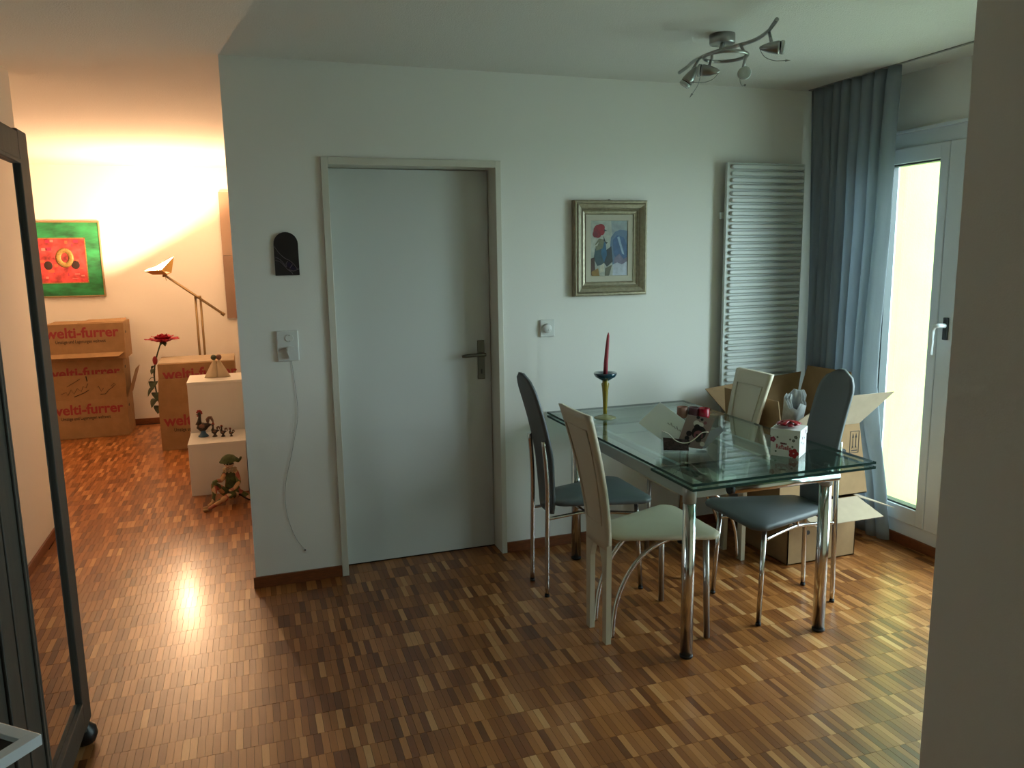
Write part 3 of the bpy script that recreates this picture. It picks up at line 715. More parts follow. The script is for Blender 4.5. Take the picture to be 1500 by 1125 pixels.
# ---------------------------------------------------------------- moving boxes by the window
def flap(b, q, th=.004, mi=0):
    """sheet from 4 corner points with thickness"""
    q = [Vector(p) for p in q]; n = (q[1]-q[0]).cross(q[3]-q[0]).normalized()*th
    a = [b.bm.verts.new(p) for p in q]; c = [b.bm.verts.new(p+n) for p in q]
    for f in (a[::-1], c): b.bm.faces.new(f).material_index = mi
    for i in range(4): b.bm.faces.new((a[i],a[(i+1)%4],c[(i+1)%4],c[i])).material_index = mi
    return b
def open_box(b, x0,x1,y0,y1,z0,z1,t=.005):
    b.box((x0,y0,z0),(x1,y1,z0+t)).box((x0,y0,z0),(x1,y0+t,z1)).box((x0,y1-t,z0),(x1,y1,z1)).box((x0,y0,z0),(x0+t,y1,z1)).box((x1-t,y0,z0),(x1,y1,z1))
    return b
lb = thing('cardboard_box','low brown cardboard box on the parquet, flaps open, under another box by the curtain','cardboard box',(2.72,3.3,0))
open_box(B(),2.50,2.918,3.10,3.52,.001,.318).done('box_body',CARD,lb)
flap(B(),[(2.50,3.10,.318),(2.916,3.10,.318),(2.93,2.93,.262),(2.52,2.93,.262)]).done('box_flap',CARDLIT,lb)
flap(B(),[(2.918,3.10,.318),(2.918,3.51,.318),(3.00,3.50,.29),(3.125,3.06,.245)]).done('box_flap',CARDLIT,lb)
B().lathe([(.012,0),(.012,.0008)],(2.62,3.0995,.16),12,axis=(0,-1,0)).done('hand_hole',BLACK,lb)
ub = thing('cardboard_box','big open cardboard box with raised flaps stacked beside the balcony door','cardboard box',(2.72,3.34,.324))
M_ = Matrix.Translation((2.72,3.34,.324))
bx0,bx1,by0,by1,z0,z1 = 2.455,2.945,3.115,3.60,.324,.70
b = B(); sk = .045      # leaning right side
fr4 = [(bx0,by0,z0),(bx1+sk,by0,z0),(bx1-.03,by0,z1),(bx0,by0,z1)]; bk4 = [(x,by1,z) for x,_,z in fr4]
t = .005
flap(b,fr4,-t); flap(b,bk4,t); flap(b,[fr4[0],bk4[0],bk4[3],fr4[3]],-t); flap(b,[fr4[1],bk4[1],bk4[2],fr4[2]],t); flap(b,[fr4[0],fr4[1],bk4[1],bk4[0]],t)
b.done('box_body',CARD,ub)
flap(B(),[(bx0,by0,z1),(bx1-.03,by0,z1),(3.085,by0-.045,.858),(2.70,by0-.05,.855)]).done('box_flap',CARDLIT,ub)
flap(B(),[(bx0,by1,z1),(bx1-.03,by1,z1),(3.0,by1+.07,.885),(2.375,by1+.085,.825)],-.004).done('box_flap',CARD,ub)
flap(B(),[(bx1-.03,by0+.03,z1),(bx1-.03,by1,z1),(2.985,by1,.93),(2.975,by0+.14,.94)]).done('box_flap',CARD,ub)
flap(B(),[(bx0,by1,z1),(bx0,by0+.01,z1),(2.446,by0+.03,.84),(2.446,by1,.84)]).done('box_flap',CARD,ub)
def FQ(u,v):    # front face coordinates in metres from lower left
    return (bx0+u, z0+v)
hz = B()
for u,v in ((.36,.235),): hz.prism([(FQ(u,v)[0]+.03*math.cos(2*PI*i/14),FQ(u,v)[1]+.016*math.sin(2*PI*i/14)) for i in range(14)],lambda a_,c_,w_: (a_,by0-.0006-w_,c_),.0006)
hz.done('hand_hole',BLACK,ub)
am = B(); ax, az, aw, ah = 2.865,.545,.058,.115
def bar2(x0_,z0_,x1_,z1_): am.box((x0_,by0-.0012,z0_),(x1_,by0-.0004,z1_))
tl = .0035
bar2(ax,az,ax+aw,az+tl); bar2(ax,az+ah-tl,ax+aw,az+ah); bar2(ax,az,ax+tl,az+ah); bar2(ax+aw-tl,az,ax+aw,az+ah)
bar2(ax+.012,az+.010,ax+aw-.010,az+.016)
for k in (.019,.038):
    cx = ax+k
    am.prism([(cx-.002,az+.028),(cx+.002,az+.028),(cx+.002,az+.088),(cx-.002,az+.088)],lambda u,v,w_: (u,by0-.0004-w_,v),.0008)
    am.prism([(cx-.006,az+.080),(cx+.006,az+.080),(cx,az+.103)],lambda u,v,w_: (u,by0-.0004-w_,v),.0009)
    am.prism([(cx-.006,az+.022),(cx,az+.034),(cx+.006,az+.022),(cx,az+.05)],lambda u,v,w_: (u,by0-.0004-w_,v),.0009)
am.done('up_arrow_print',INK,ub)
rl = thing('paper_roll','crumpled roll of wrapping paper sticking up out of the open box','paper roll',(2.69,3.36,.33))
PAP = mat('newsprint','a9abaa',.8,var=.15,vscale=40)
P = []
for i in range(8):
    v = i/7; row = []
    for j in range(60):
        a_ = j/59*2*PI*2.6; r_ = (.058-.013*a_/(2*PI))*(.92+.16*v)+.004*math.sin(a_*5+i)
        c_ = Vector((2.715-.05*v,3.44-.15*v,.335+.475*v))
        row.append((c_.x+r_*math.cos(a_),c_.y+r_*math.sin(a_),c_.z+(.012*math.sin(a_*3)+.008*math.sin(a_*7) if i == 7 else 0)+.02*math.cos(a_)*v+.035*math.sin(a_)*v))
    P.append(row)
o = B().grid(P).done('paper_sheet',PAP,rl); md = o.modifiers.new('thickness','SOLIDIFY'); md.thickness = .002
# ---------------------------------------------------------------- mirror cabinet
mc = thing('mirror_wardrobe','dark wooden wardrobe on ball feet with a tall mirror in its moulded door','wardrobe',(-.77,2.1,0))
XM = -.578
B().box((-.962,1.50,.075),(-.606,2.718,1.94)).done('carcass',DARKW,mc)
fb = B()
fb.box((-.606,2.62,.075),(XM,2.722,1.948),.004)
fb.done('corner_post',DARKW,mc)
dr_ = B().box((-.604,2.06,.085),(XM,2.195,1.94),.003).box((-.604,2.195,1.862),(XM,2.62,1.94),.003).box((-.604,2.195,.085),(XM,2.62,.170),.003).done('mirror_door_frame',DARKW,mc)
ml = B()
ml.box((-.590,2.195,.17),(XM+.004,2.208,1.862),.003).box((-.590,2.17,.1),(XM+.006,2.186,1.93),.004).box((-.590,2.208,.17),(XM+.004,2.62,.182),.003).box((-.590,2.208,1.850),(XM+.004,2.62,1.862),.003)
ml.done('moulding',DARKW,dr_)
MIR = mat('mirror_silver',(.86,.86,.85),.01,1)
B().box((-.600,2.20,.172),(-.589,2.62,1.86)).done('mirror_pane',MIR,dr_)
nd_ = B().box((-.604,1.50,.085),(XM,2.05,1.94),.003)
nd_.box((-.59,1.60,.2),(XM+.008,1.62,1.83),.004).box((-.59,1.93,.2),(XM+.008,1.95,1.83),.004).box((-.59,1.62,.2),(XM+.008,1.93,.22),.004).box((-.59,1.62,1.81),(XM+.008,1.93,1.83),.004)
nd_.done('panel_door',DARKW,mc)
for x,y in ((-.60,2.69),(-.60,1.53),(-.93,2.69),(-.93,1.53)):
    B().lathe([(.012,0),(.034,.010),(.042,.032),(.038,.055),(.022,.070),(.02,.078)],(x,y,0),20).done('ball_foot',mat('dark_foot','17130f',.4),mc)
ra = math.radians(50); r_ = .15; tzs = .85      # square top, one corner towards the room
st_ = thing('side_table','small high table with a white frame around a dark inset top beside the wardrobe','side table',(-.344-r_*(math.cos(ra)+math.sin(ra)),1.285-r_*(math.sin(ra)-math.cos(ra)),0),ra)
WT = mat('white_blue_paint','e8eef6',.4); e_ = .021
fm = B()
for a_,c_ in (((-r_,-r_,tzs-.018),(r_,-r_+e_,tzs)),((-r_,r_-e_,tzs-.018),(r_,r_,tzs)),((-r_,-r_+e_,tzs-.018),(-r_+e_,r_-e_,tzs)),((r_-e_,-r_+e_,tzs-.018),(r_,r_-e_,tzs))): fm.box(a_,c_,.001)
fm.done('top_frame',WT,st_,True)
B().box((-r_+e_-.003,-r_+e_-.003,tzs-.016),(r_-e_+.003,r_-e_+.003,tzs-.009)).done('inset_top',mat('dark_inset','34332f',.4),st_,True)
B().tube([(0,0,.02),(0,0,tzs-.014)],.018,16).done('pedestal',WT,st_,True)
B().lathe([(.13,0),(.13,.012),(.12,.018),(.03,.022)],(0,0,0),28).done('base',WT,st_,True)
# ---------------------------------------------------------------- back room: moving boxes
def LT(parent, x, z, y, width, size, line2=None, h2=.0, dark=True):
    text('lettering','welti-furrer',size,PRINT,parent,basis((x,y-.0006,z),(1,0,0),(0,0,1)),.0035,width)
    if line2: text('small_lettering',line2,size*.33,INK,parent,basis((x+width*.13,y-.0006,z-h2),(1,0,0),(0,0,1)),.0004,width*.68)
L2 = 'Umz\u00fcge und Lagerungen weltweit'
y0 = 7.76; xl, xr = -1.70, -1.08
def hand_hole(b, x, y, z): b.prism([(y+.028*math.cos(2*PI*i/12),z+.014*math.sin(2*PI*i/12)) for i in range(12)],lambda u,v,w_: (x+w_,u,v),.0008)
bb1 = thing('moving_box','bottom moving box of the tall stack, its front flap raised with handwriting','moving box',(-1.39,7.95,0),0,'stacked moving boxes')
B().box((xl,y0,.001),(xr,8.16,.352),.003).done('box_body',CARD,bb1)
flap(B(),[(xl,y0+.002,.35),(xr,y0+.002,.35),(xr+.004,y0-.014,.578),(xl,y0-.014,.578)],-.004).done('box_flap',CARD,bb1)
flap(B(),[(xr+.003,y0+.03,.35),(xr+.003,8.15,.35),(xr+.085,8.12,.60),(xr+.085,y0+.08,.60)],.004).done('side_flap',CARD,bb1)
LT(bb1,-1.70,.225,y0,.585,.125,L2,.052)
hh_ = B(); hand_hole(hh_,xr,7.87,.265); hh_.done('hand_hole',INK,bb1)
sg = B()
def scr(pts,r=.0022): sg.tube([(x,y0-.0165+.07*(.578-z)*0-.0+((.578-z)/.228)*.016,z) for x,z in pts],r,4)
scr([(-1.60,.415),(-1.56,.43),(-1.55,.40),(-1.52,.45),(-1.50,.41),(-1.47,.46),(-1.44,.43),(-1.42,.475),(-1.40,.46),(-1.38,.50)])
scr([(-1.50,.385),(-1.46,.40),(-1.42,.415),(-1.38,.44)],.004); scr([(-1.55,.48),(-1.48,.52),(-1.44,.545)]); scr([(-1.39,.565),(-1.385,.52)],.005)
scr([(-1.31,.46),(-1.30,.47),(-1.28,.42),(-1.26,.45)]); scr([(-1.29,.395),(-1.25,.395),(-1.22,.43),(-1.19,.45),(-1.17,.47)],.003); scr([(-1.20,.46),(-1.17,.49),(-1.16,.47)])
sg.done('handwriting',INK,bb1)
bb2 = thing('moving_box','middle moving box of the tall stack, half hidden by the raised flap below','moving box',(-1.39,7.95,.353),0,'stacked moving boxes')
B().box((xl+.01,y0+.01,.353),(xr-.004,8.16,.705),.003).done('box_body',CARD,bb2)
LT(bb2,-1.70,.555,y0+.01,.585,.125)
hh_ = B(); hand_hole(hh_,xr-.004,7.88,.62); hh_.done('hand_hole',INK,bb2)
bb3 = thing('moving_box','top moving box of the tall stack under the green picture','moving box',(-1.37,7.95,.706),0,'stacked moving boxes')
B().box((xl+.03,y0-.02,.706),(xr+.03,8.16,1.035),.003).done('box_body',CARD,bb3)
flap(B(),[(xl+.03,y0-.022,.772),(xr+.02,y0-.022,.772),(xr-.02,y0-.10,.742),(xl+.04,y0-.10,.742)],.004).done('box_flap',CARD,bb3)
flap(B(),[(-1.42,y0+.02,1.036),(xr+.03,y0+.02,1.036),(xr+.03,y0+.22,1.056),(-1.36,y0+.22,1.050)],.004).done('lid_flap',CARD,bb3)
LT(bb3,-1.675,.915,y0-.02,.585,.125,L2,.05)
hh_ = B(); hand_hole(hh_,xr+.03,7.86,.94); hh_.done('hand_hole',INK,bb3)
wb1 = thing('moving_box','lower moving box of the short stack behind the white cubes, front flap raised','moving box',(-.42,7.15,0),0,'stacked moving boxes')
B().box((-.739,6.965,.001),(-.13,7.36,.36),.003).done('box_body',CARD,wb1)
flap(B(),[(-.739,6.965,.355),(-.13,6.965,.355),(-.11,6.955,.607),(-.722,6.955,.607)],-.004).done('box_flap',CARD,wb1)
LT(wb1,-.71,.21,6.965,.585,.125,L2,.052)
wb2 = thing('moving_box','upper moving box of the short stack behind the white cubes','moving box',(-.42,7.15,.361),0,'stacked moving boxes')
B().box((-.722,6.975,.361),(-.12,7.37,.728),.003).done('box_body',CARD,wb2)
LT(wb2,-.69,.60,6.975,.585,.125)
flap(B(),[(-.715,7.0,.7285),(-.125,7.0,.7285),(-.12,7.36,.742),(-.722,7.36,.742)],.004).done('lid_flap',CARDLIT,wb2)
# ---------------------------------------------------------------- back room: white cubes with figurines
for a_,c_,lab in (((-.427,5.50,.001),(-.062,5.88,.357),'low white storage cube on the parquet carrying the rooster figurines'),((-.432,5.90,.001),(-.056,6.28,.359),'lower white storage cube standing behind the rooster figurines'),((-.430,5.90,.36),(-.055,6.28,.718),'upper white storage cube carrying the cone figurines')):
    t = thing('storage_cube',lab,'storage cube',((a_[0]+c_[0])/2,(a_[1]+c_[1])/2,a_[2]),0,'white storage cubes')
    B().box((a_[0],a_[1],a_[2]),(c_[0],c_[1],c_[2]-.018),.001).done('cube_body',WHITE,t)
    B().box((a_[0]-.002,a_[1]-.004,c_[2]-.0175),(c_[0]+.002,c_[1],c_[2]),.001).done('top_panel',WHITE,t)
RB = mat('rooster_black','1c1410',.35); RC = mat('rooster_comb','8a1c18',.4); RW = mat('rooster_wing','6a4a3c',.45,var=.7,vscale=120)
def rooster_fig(x,y,z,h,label,base):
    t = thing('rooster_figurine',label,'figurine',(x,y,z),0,'rooster figurines')
    k = h/.19
    def p(u,v,w_=0): return (x+u*k,y+w_*k,z+v*k)
    B().lathe([(.034*k,0),(.035*k,.006*k),(.022*k,.018*k),(.015*k,.035*k),(.016*k,.05*k)],(x,y,z),18).done('base',base,t)
    bd = B(); bd.tube([p(-.030,.085),p(-.028,.078),p(-.012,.068),p(.012,.068),p(.034,.078),p(.060,.082)],[.006*k,.022*k,.031*k,.028*k,.015*k,.003*k],14)
    bd.tube([p(-.024,.085),p(-.020,.110),p(-.016,.138),p(-.016,.160),p(-.018,.172)],[.024*k,.014*k,.010*k,.0125*k,.006*k],12)
    bd.tube([p(-.025,.160),p(-.040,.156)],[.005*k,.0008*k],8)
    o = bd.done('body',RB,t)
    cm_ = B()
    for u,v,r in ((-.030,.172,.007),(-.022,.181,.009),(-.012,.181,.009),(-.004,.174,.008),(-.001,.164,.006)): cm_.ball(p(u,v),r*k,(1,.45,1),10)
    cm_.ball(p(-.030,.148),.005*k,(1,.5,1.4),8); cm_.done('comb',RC,t)
    tl_ = B()
    for i in range(5):
        a_ = .5+.25*i
        tl_.tube(smooth_path([p(.034,.085,(i-2)*.003),p(.028+.012*i*.5,.118+.004*i,(i-2)*.004),p(.048+.004*i,.136-.006*i,(i-2)*.005),p(.062+.002*i,.118-.010*i,(i-2)*.005)],4),[.004*k]*4+[.007*k]*6+[.005*k]*2+[.001*k],8)
    tl_.done('tail',RW,t)
    for s_ in (-1,1): B().ball(p(-.004,.078,s_*.026),.017*k,(1.3,.4,1),10).done('wing',RW,t)
    return t
rooster_fig(-.338,5.735,.357,.19,'largest rooster figurine with red comb on a blue base',mat('rooster_blue','24506e',.35))
rooster_fig(-.262,5.70,.357,.098,'second largest rooster figurine, next to the blue-based one',RB)
rooster_fig(-.208,5.68,.357,.082,'third largest rooster figurine of the row',RB)
rooster_fig(-.154,5.665,.357,.062,'smallest rooster figurine at the end of the row',RB)
CER = mat('stoneware','b9a88c',.6)
for i,(x,hc,lab) in enumerate(((-.262,'3f4a36','stoneware cone figurine with a dark green round head'),(-.199,'6a4638','stoneware cone figurine with a brown round head'))):
    t = thing('cone_figurine',lab,'figurine',(x,6.10,.718),0,'cone figurines')
    s_ = 1 if i == 0 else -1; n = 20; b = B(); rings = []
    for u in [k/8 for k in range(9)]:
        rr = .054*(1-u)**.9+.006; cx = x+s_*.016*u; ring = []
        for j in range(n):
            px_ = cx+rr*math.cos(2*PI*j/n)
            if s_ == 1: px_ = min(px_, -.2310)
            else: px_ = max(px_, -.2300)
            ring.append(b.bm.verts.new((px_,6.10+rr*.8*math.sin(2*PI*j/n),.718+.128*u)))
        rings.append(ring)
    for A_,D_ in zip(rings,rings[1:]):
        for j in range(n): f = b.bm.faces.new((A_[j],A_[(j+1)%n],D_[(j+1)%n],D_[j])); f.smooth = True
    b.bm.faces.new(rings[0][::-1]); b.bm.faces.new(rings[-1])
    b.done('body',CER,t)
    hxx = x+s_*.0135
    B().ball((hxx,6.10,.718+.147),.0205).ball((hxx+s_*.015,6.090,.718+.145),.004,n=8).done('head',mat('head_'+hc,hc,.6),t)
# ---------------------------------------------------------------- back room: green picture, wall panel, lamp, rose
YW = 8.24
gp = thing('abstract_painting','green bordered abstract painting with a red centre and gold ring','painting',(-1.55,YW,1.25))
gx0,gx1,gz0,gz1 = -1.90,-1.235,1.252,1.945
frame_sweep(gx0,gx1,gz0,gz1,YW,[(0,0),(0,.028),(.008,.03),(.012,.028),(.014,.016)],mat('pale_wood_frame','8f7a55',.5),'frame',gp)
GRN = mat('paint_green','1f7a48',.6,var=.55,vscale=7,stretch=(1,1,2.5)); 
B().box((gx0+.012,YW-.018,gz0+.012),(gx1-.012,YW-.004,gz1-.012)).done('green_ground',GRN,gp)
B().box((-1.78,YW-.021,1.385),(-1.372,YW-.0175,1.79)).done('red_field',mat('paint_red_field','b23a3a',.6,var=.7,vscale=14),gp)
gl = B(); GLD = mat('gold_paint','9a7f46',.45,.3,var=.3,vscale=80)
for a_,c_ in (((-1.79,1.38),(-1.362,1.388)),((-1.79,1.787),(-1.362,1.795)),((-1.372,1.38),(-1.364,1.795)),((-1.79,1.38),(-1.782,1.795))): gl.box((a_[0],YW-.0225,a_[1]),(c_[0],YW-.0205,c_[1]))
gl.tube([(-1.545+.052*math.cos(2*PI*i/24),YW-.021,1.612+.066*math.sin(2*PI*i/24)) for i in range(24)],.024,6,closed=True)
o = gl.done('gold_ring',GLD,gp)
for v in o.data.vertices:
    if v.co.y < -.026: v.co.y = -.026+(v.co.y+.026)*.1
bs = B()
for x,z in ((-1.462,1.548),(-1.685,1.545)): bs.ball((x,YW-.021,z),.036,(1,.05,1.1),14)
bs.done('dark_spot',mat('paint_maroon','2c1712',.6),gp)
fl = B(); rg = random.Random(5)
for k in range(26):
    x,z = rg.uniform(-1.77,-1.385),rg.uniform(1.40,1.77)
    if abs(x+1.545) < .085 and abs(z-1.61) < .1: continue
    fl.box((x,YW-.0216,z),(x+rg.uniform(.01,.05),YW-.0209,z+rg.uniform(.006,.03)),mi=k%3)
fl.done('paint_dabs',[mat('dab_pink','cf7a70',.6),mat('dab_magenta','9c2448',.6),mat('dab_orange','c25a3a',.6)],gp)
wp = thing('wall_panel','taupe two-part board hanging on the far wall beside the passage','wall panel',(-.115,YW,1.0))
B().box((-.177,YW-.035,1.612),(-.05,YW,2.217),.002).done('upper_board',mat('board_taupe','a98f7c',.7),wp)
B().box((-.177,YW-.035,1.003),(-.05,YW,1.608),.002).done('lower_board',mat('board_taupe_dark','94796a',.7),wp)
BRS = mat('brass','8a7350',.3,.85)
fl_ = thing('floor_lamp','brass floor lamp with a pivoting arm and pyramid uplight head, switched on','floor lamp',(-.39,7.50,0))
yl = 7.47
B().lathe([(.105,0),(.105,.018),(.095,.026),(.03,.03)],(-.395,7.495,0),32).done('base',BRS,fl_)
for dx in (-.021,.021): B().tube([(-.395+dx,7.495,.028),(-.395+dx,7.48,1.245)],.010,12).done('pole',BRS,fl_)
def LQ(x,y,z): k = .9635; return Vector((x*k,y*k,H+(z-H)*k))
ar = B().tube([LQ(-.668,7.738,1.437),LQ(-.205,7.738,1.075)],.0077,10).tube([LQ(-.660,7.762,1.437),LQ(-.197,7.762,1.075)],.0077,10)
ar.tube([LQ(-.215,7.75,1.085),LQ(-.190,7.75,1.064)],.016,12).tube([LQ(-.44,7.75,1.237),LQ(-.38,7.75,1.237)],.0135,12)
ar.done('arm',BRS,fl_)
jn = B().tube([LQ(-.69,7.75,1.437),LQ(-.65,7.75,1.437)],.0115,12).tube([LQ(-.675,7.75,1.437),LQ(-.675,7.74,1.457)],.008,8).tube([LQ(-.667,7.73,1.437),LQ(-.660,7.72,1.395)],.0025,6)
jn.done('joint',BRS,fl_)
rimq = [LQ(*p) for p in ((-.831,7.655,1.486),(-.690,7.655,1.492),(-.585,7.80,1.612),(-.747,7.80,1.520))]
botq = [LQ(*p) for p in ((-.765,7.69,1.450),(-.645,7.69,1.450),(-.615,7.76,1.462),(-.72,7.76,1.458))]
hd = B(); ctr = sum(rimq+botq,Vector())/8
def shell(k, mi):
    R_ = [hd.bm.verts.new(ctr+(p-ctr)*k if k < 1 else p) for p in rimq]; Q_ = [hd.bm.verts.new(ctr+(p-ctr)*k+(Vector((0,0,.006)) if k < 1 else Vector())) for p in botq]
    for i in range(4): hd.bm.faces.new((R_[i],R_[(i+1)%4],Q_[(i+1)%4],Q_[i])).material_index = mi
    hd.bm.faces.new(Q_).material_index = mi
    return R_
Ra = shell(1,0); Rb = shell(.955,1)
for i in range(4): hd.bm.faces.new((Ra[i],Ra[(i+1)%4],Rb[(i+1)%4],Rb[i]))
hd.done('lamp_head',[mat('brass_shade','b08a4a',.35,.6),mat('shade_inside','e8e0d0',.5)],fl_)
BU = LQ(-.700,7.722,1.512)
B().tube([(BU.x-.03,BU.y,BU.z-.014),(BU.x+.03,BU.y,BU.z-.014)],.006,10).done('halogen_bulb',mat('lit_bulb',(1,.72,.42),.4,emis=3),fl_)
ld = bpy.data.lights.new('halogen_light','POINT'); ld.energy = LAMP_POWER; ld.color = (1,.61,.34); ld.shadow_soft_size = .012
lo = bpy.data.objects.new('halogen_light',ld); C.objects.link(lo); lo.location = BU-fl_.location+Vector((0,0,.006)); lo.parent = fl_
rs = thing('artificial_rose','tall red artificial rose with leaves leaning beside the cardboard boxes','flower',(-.72,7.45,0))
stem = smooth_path([(-.705,7.45,.0),(-.765,7.45,.25),(-.80,7.44,.48),(-.785,7.43,.68),(-.715,7.42,.885)],6)
GRS = mat('stem_green','2f3a22',.6); RP = mat('rose_petal','b01030',.5,transl=.2,var=.25,vscale=60); LEAF = mat('rose_leaf','39452c',.6,var=.3,vscale=40)
B().tube(stem,.006,8).tube(smooth_path([(-.80,7.44,.50),(-.80,7.41,.60),(-.778,7.39,.69)],5),.004,8).done('stem',GRS,rs)
def petal(b, c, ax, wd, ln_, curl, tilt):
    P = []
    cx, cy, cz = c; ca, sa = math.cos(ax), math.sin(ax)
    for i in range(6):
        u = i/5; r_ = ln_*(math.sin(tilt)*u+curl*u*u); z = ln_*math.cos(tilt)*u-curl*.3*ln_*u*u; row = []
        for j in range(5):
            s_ = (j-2)/2; wd2 = wd*math.sin(PI*(.18+.72*u)); off = s_*wd2
            rr = r_-.25*abs(s_)*ln_*u*.4
            row.append((cx+ca*rr-sa*off, cy+sa*rr+ca*off, cz+z+.006*math.sin(7*u+3*s_)))
        P.append(row)
    b.slab(P,(0,0,1),.0012)
bl = B(); c0 = (-.705,7.42,.885)
for ring,(n_,wd,ln_,curl,tilt) in enumerate(((4,.03,.055,.0,.15),(5,.045,.068,.15,.5),(6,.055,.085,.35,.85),(7,.06,.105,.5,1.15))):
    for k in range(n_): petal(bl,(c0[0],c0[1],c0[2]-.004*ring),2*PI*k/n_+ring*.5,wd,ln_,curl,tilt)
bl.done('bloom',RP,rs)
bu = B().ball((-.714,7.42,.872),.018,(1,1,1.2)); bu.done('calyx',GRS,rs)
B().ball((-.778,7.39,.715),.026,(.8,.8,1.5),12).done('bud',mat('rose_bud','8e1a24',.5),rs)
for (x,y,z,a_,sz) in ((-.787,7.43,.66,2.6,.07),(-.79,7.43,.63,4.0,.08),(-.80,7.44,.55,3.2,.12),(-.80,7.44,.52,4.4,.12),(-.80,7.44,.46,3.6,.13),(-.795,7.44,.42,4.9,.13),(-.79,7.45,.36,3.9,.13),(-.78,7.45,.30,4.5,.12),(-.705,7.42,.865,3.9,.06),(-.70,7.41,.863,5.2,.06)):
    P = []
    for i in range(7):
        u = i/6; wdt = sz*.34*math.sin(PI*u)**.8; cx, cy, cz = x+math.cos(a_)*sz*u*.55, y+math.sin(a_)*sz*u*.55, z+sz*.5*u-sz*1.0*u*u
        P.append([(cx-math.sin(a_)*wdt*s_,cy+math.cos(a_)*wdt*s_,cz+.12*abs(s_)*wdt) for s_ in (-1,0,1)])
    B().slab(P,(0,0,1),.0012).done('leaf',LEAF,rs)
# ---------------------------------------------------------------- harlequin doll
def skin_body(name, pts, edges, m, parent, sub=2):
    me = bpy.data.meshes.new(name); me.from_pydata([p[:3] for p in pts],edges,[]); o = bpy.data.objects.new(name,me); C.objects.link(o)
    sk_ = o.modifiers.new('skin','SKIN'); ss = o.modifiers.new('sub','SUBSURF'); ss.levels = sub; ss.render_levels = sub
    bm_ = bmesh.new(); bm_.from_mesh(me); ly = bm_.verts.layers.skin.verify(); bm_.verts.ensure_lookup_table()
    for v,p in zip(bm_.verts,pts): v[ly].radius = (p[3],p[3]); v[ly].use_root = v.index == 0
    bm_.to_mesh(me); bm_.free()
    bpy.context.view_layer.update()
    ev = o.evaluated_get(bpy.context.evaluated_depsgraph_get()); nm = bpy.data.meshes.new_from_object(ev); bpy.data.objects.remove(o)
    nm.transform(Matrix.Translation(parent.location).inverted()); nm.materials.clear(); nm.materials.append(m)
    for p in nm.polygons: p.use_smooth = True
    q = bpy.data.objects.new(name,nm); C.objects.link(q); q.parent = parent; return q
def patch_mat():
    m = bpy.data.materials.new('harlequin_patchwork'); m.use_nodes = True; N = m.node_tree.nodes; L = m.node_tree.links; b = N['Principled BSDF']; b.inputs['Roughness'].default_value = .8
    g = N.new('ShaderNodeNewGeometry'); mp = N.new('ShaderNodeMapping'); mp.inputs['Rotation'].default_value = (.3,.78,.2); L.new(g.outputs['Position'],mp.inputs[0])
    v = N.new('ShaderNodeTexVoronoi'); v.inputs['Scale'].default_value = 26; v.inputs['Randomness'].default_value = .35; L.new(mp.outputs[0],v.inputs['Vector'])
    s_ = N.new('ShaderNodeSeparateColor'); L.new(v.outputs['Color'],s_.inputs[0])
    cr = N.new('ShaderNodeValToRGB'); cr.color_ramp.interpolation = 'CONSTANT'; e = cr.color_ramp.elements
    cl = ['b07660','5c683e','d2b48e','a85c4e','c8a276','4e5636']; e[0].color = (*lin(cl[0]),1); e[1].position = .17; e[1].color = (*lin(cl[1]),1)
    for i in range(2,6): q = e.new(i*.17); q.color = (*lin(cl[i]),1)
    L.new(s_.outputs[0],cr.inputs[0]); L.new(cr.outputs[0],b.inputs['Base Color']); return m
dl = thing('harlequin_doll','seated harlequin doll with green hat and patchwork costume, leaning on the white cube','doll',(-.19,5.30,0))
yd = 5.30
PTS = [(-.170,yd+.03,.050,.046),(-.168,yd+.03,.105,.038),(-.166,yd+.025,.160,.042),(-.168,yd+.02,.205,.022),(-.170,yd+.01,.232,.014),
 (-.205,yd+.0,.060,.030),(-.245,yd-.05,.115,.024),(-.275,yd-.085,.150,.020),(-.268,yd-.095,.085,.017),(-.285,yd-.11,.030,.014),(-.315,yd-.13,.016,.011),
 (-.135,yd-.0,.045,.030),(-.185,yd-.08,.055,.024),(-.225,yd-.135,.052,.019),(-.275,yd-.16,.028,.014),(-.312,yd-.175,.014,.010),
 (-.200,yd+.0,.195,.019),(-.225,yd-.02,.150,.016),(-.250,yd-.07,.165,.012),(-.278,yd-.09,.160,.009),
 (-.132,yd+.0,.195,.019),(-.118,yd-.02,.130,.016),(-.150,yd-.07,.100,.012),(-.185,yd-.085,.095,.009)]
ED = [(0,1),(1,2),(2,3),(3,4),(0,5),(5,6),(6,7),(7,8),(8,9),(9,10),(0,11),(11,12),(12,13),(13,14),(14,15),(2,16),(16,17),(17,18),(18,19),(2,20),(20,21),(21,22),(22,23)]
skin_body('body',PTS,ED,patch_mat(),dl)
hdc = Vector((-.172,yd-.0,.252))
SKN = mat('doll_porcelain','d0b090',.45)
hb_ = B().ball(hdc,.030,(.92,1,1.12),18).ball(hdc+Vector((-.012,-.029,-.004)),.006,(.8,1,1),8)
hb_.ball(hdc+Vector((-.030,.002,-.004)),.007,(.5,.8,1.2),8).ball(hdc+Vector((.028,.002,-.004)),.007,(.5,.8,1.2),8)
o = hb_.done('head',SKN,dl)
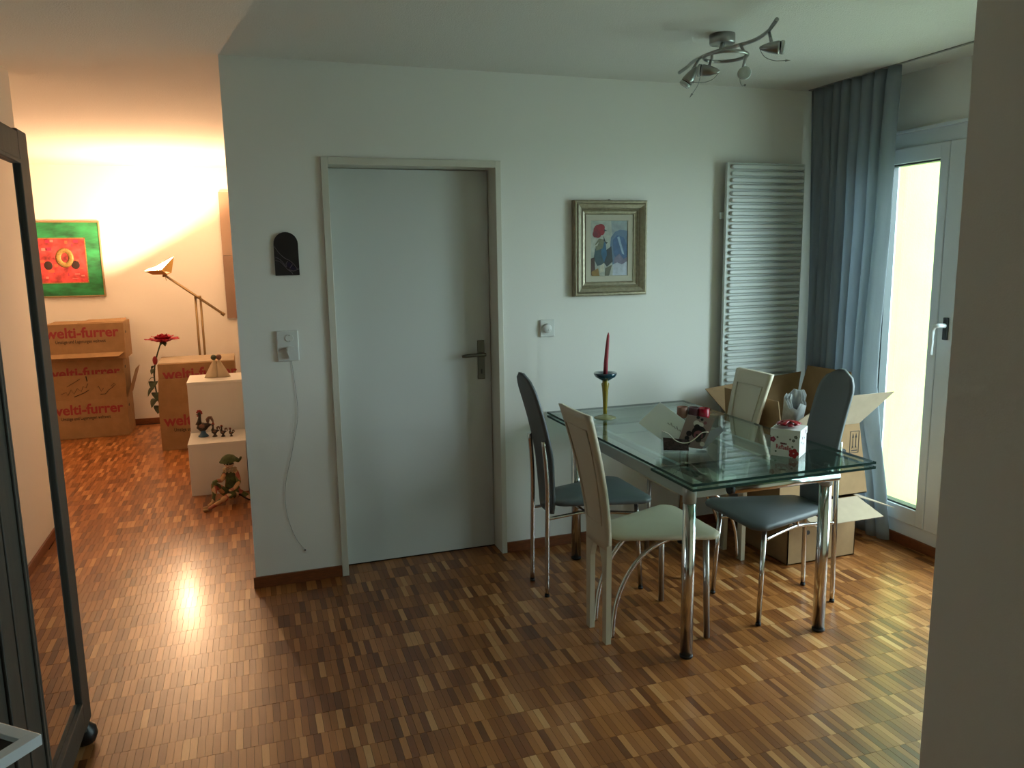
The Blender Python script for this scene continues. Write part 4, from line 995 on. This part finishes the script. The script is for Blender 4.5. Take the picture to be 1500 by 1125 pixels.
B().tube(smooth_path([hdc+Vector((-.030,-.014,.006)),hdc+Vector((-.018,-.028,.006)),hdc+Vector((-.002,-.031,.006)),hdc+Vector((.016,-.027,.006)),hdc+Vector((.028,-.013,.006))],3),[.003]+[.0065]*5+[.005]+[.0065]*5+[.003],8).done('mask',mat('mask_black','16110e',.6),o)
ey = B()
for dx in (-.019,-.001): ey.ball(hdc+Vector((dx,-.0335,.006)),.0032,n=8)
ey.done('eye',mat('eye_white','d8d4cc',.3),o)
B().ball(hdc+Vector((-.010,-.0275,-.017)),.005,(1.3,.6,.5),8).done('mouth',mat('lip_red','8a2a26',.5),o)
HAT = mat('hat_green','46522c',.8,var=.5,vscale=70)
ht = B().lathe([(.028,-.004),(.050,.000),(.060,.006),(.052,.014),(.038,.032),(.020,.042),(.004,.045)],hdc+Vector((0,.0,.018)),22,axis=(-.12,-.1,1)).tube(smooth_path([hdc+Vector((.045,.0,.024)),hdc+Vector((.064,.01,.015)),hdc+Vector((.078,.012,.040))],4),[.014]*4+[.008]*4+[.002],8)
ht.done('hat',HAT,dl)
rf = B()
for k in range(2):
    P = []
    for i in range(2):
        P.append([(-.170+(.018+.026*i)*math.cos(2*PI*j/48),yd+.008+(.018+.026*i)*math.sin(2*PI*j/48),.222-.012*k+.006*math.sin(j*PI/2)*i-.006*i) for j in range(49)])
    rf.grid(P)
o = rf.done('ruff_collar',mat('ruff_cream','c9b592',.8),dl); md = o.modifiers.new('th','SOLIDIFY'); md.thickness = .001
P = []
for i in range(7):
    u = i/6
    P.append([(-.150+.100*u*math.cos(.2)+.0*t, yd+.02-.075*t*(.5+u*.6)+.02*u, .085*(1-u)**1.2*(1-.35*t)+.008+.010*math.sin(t*9+u*3)*u) for t in [k/8 for k in range(9)]])
sk2 = B().slab(P,(0,0,1),.006).done('coat_tail',patch_mat(),dl)
B().tube([(p[0],p[1],p[2]+.003) for p in P[-1]],.0055,6).tube([(r[-1][0],r[-1][1],r[-1][2]+.003) for r in P],.0045,6).done('dark_hem',mat('hem_dark','1d130e',.8),sk2)
sh = B()
for c_,dr in (((-.325,yd-.137,.013),-.6),((-.325,yd-.182,.011),-.35)): sh.ball(c_,.012,(1.7,.9,.8),10)
sh.done('shoe',mat('shoe_tan','a58a62',.6),dl)
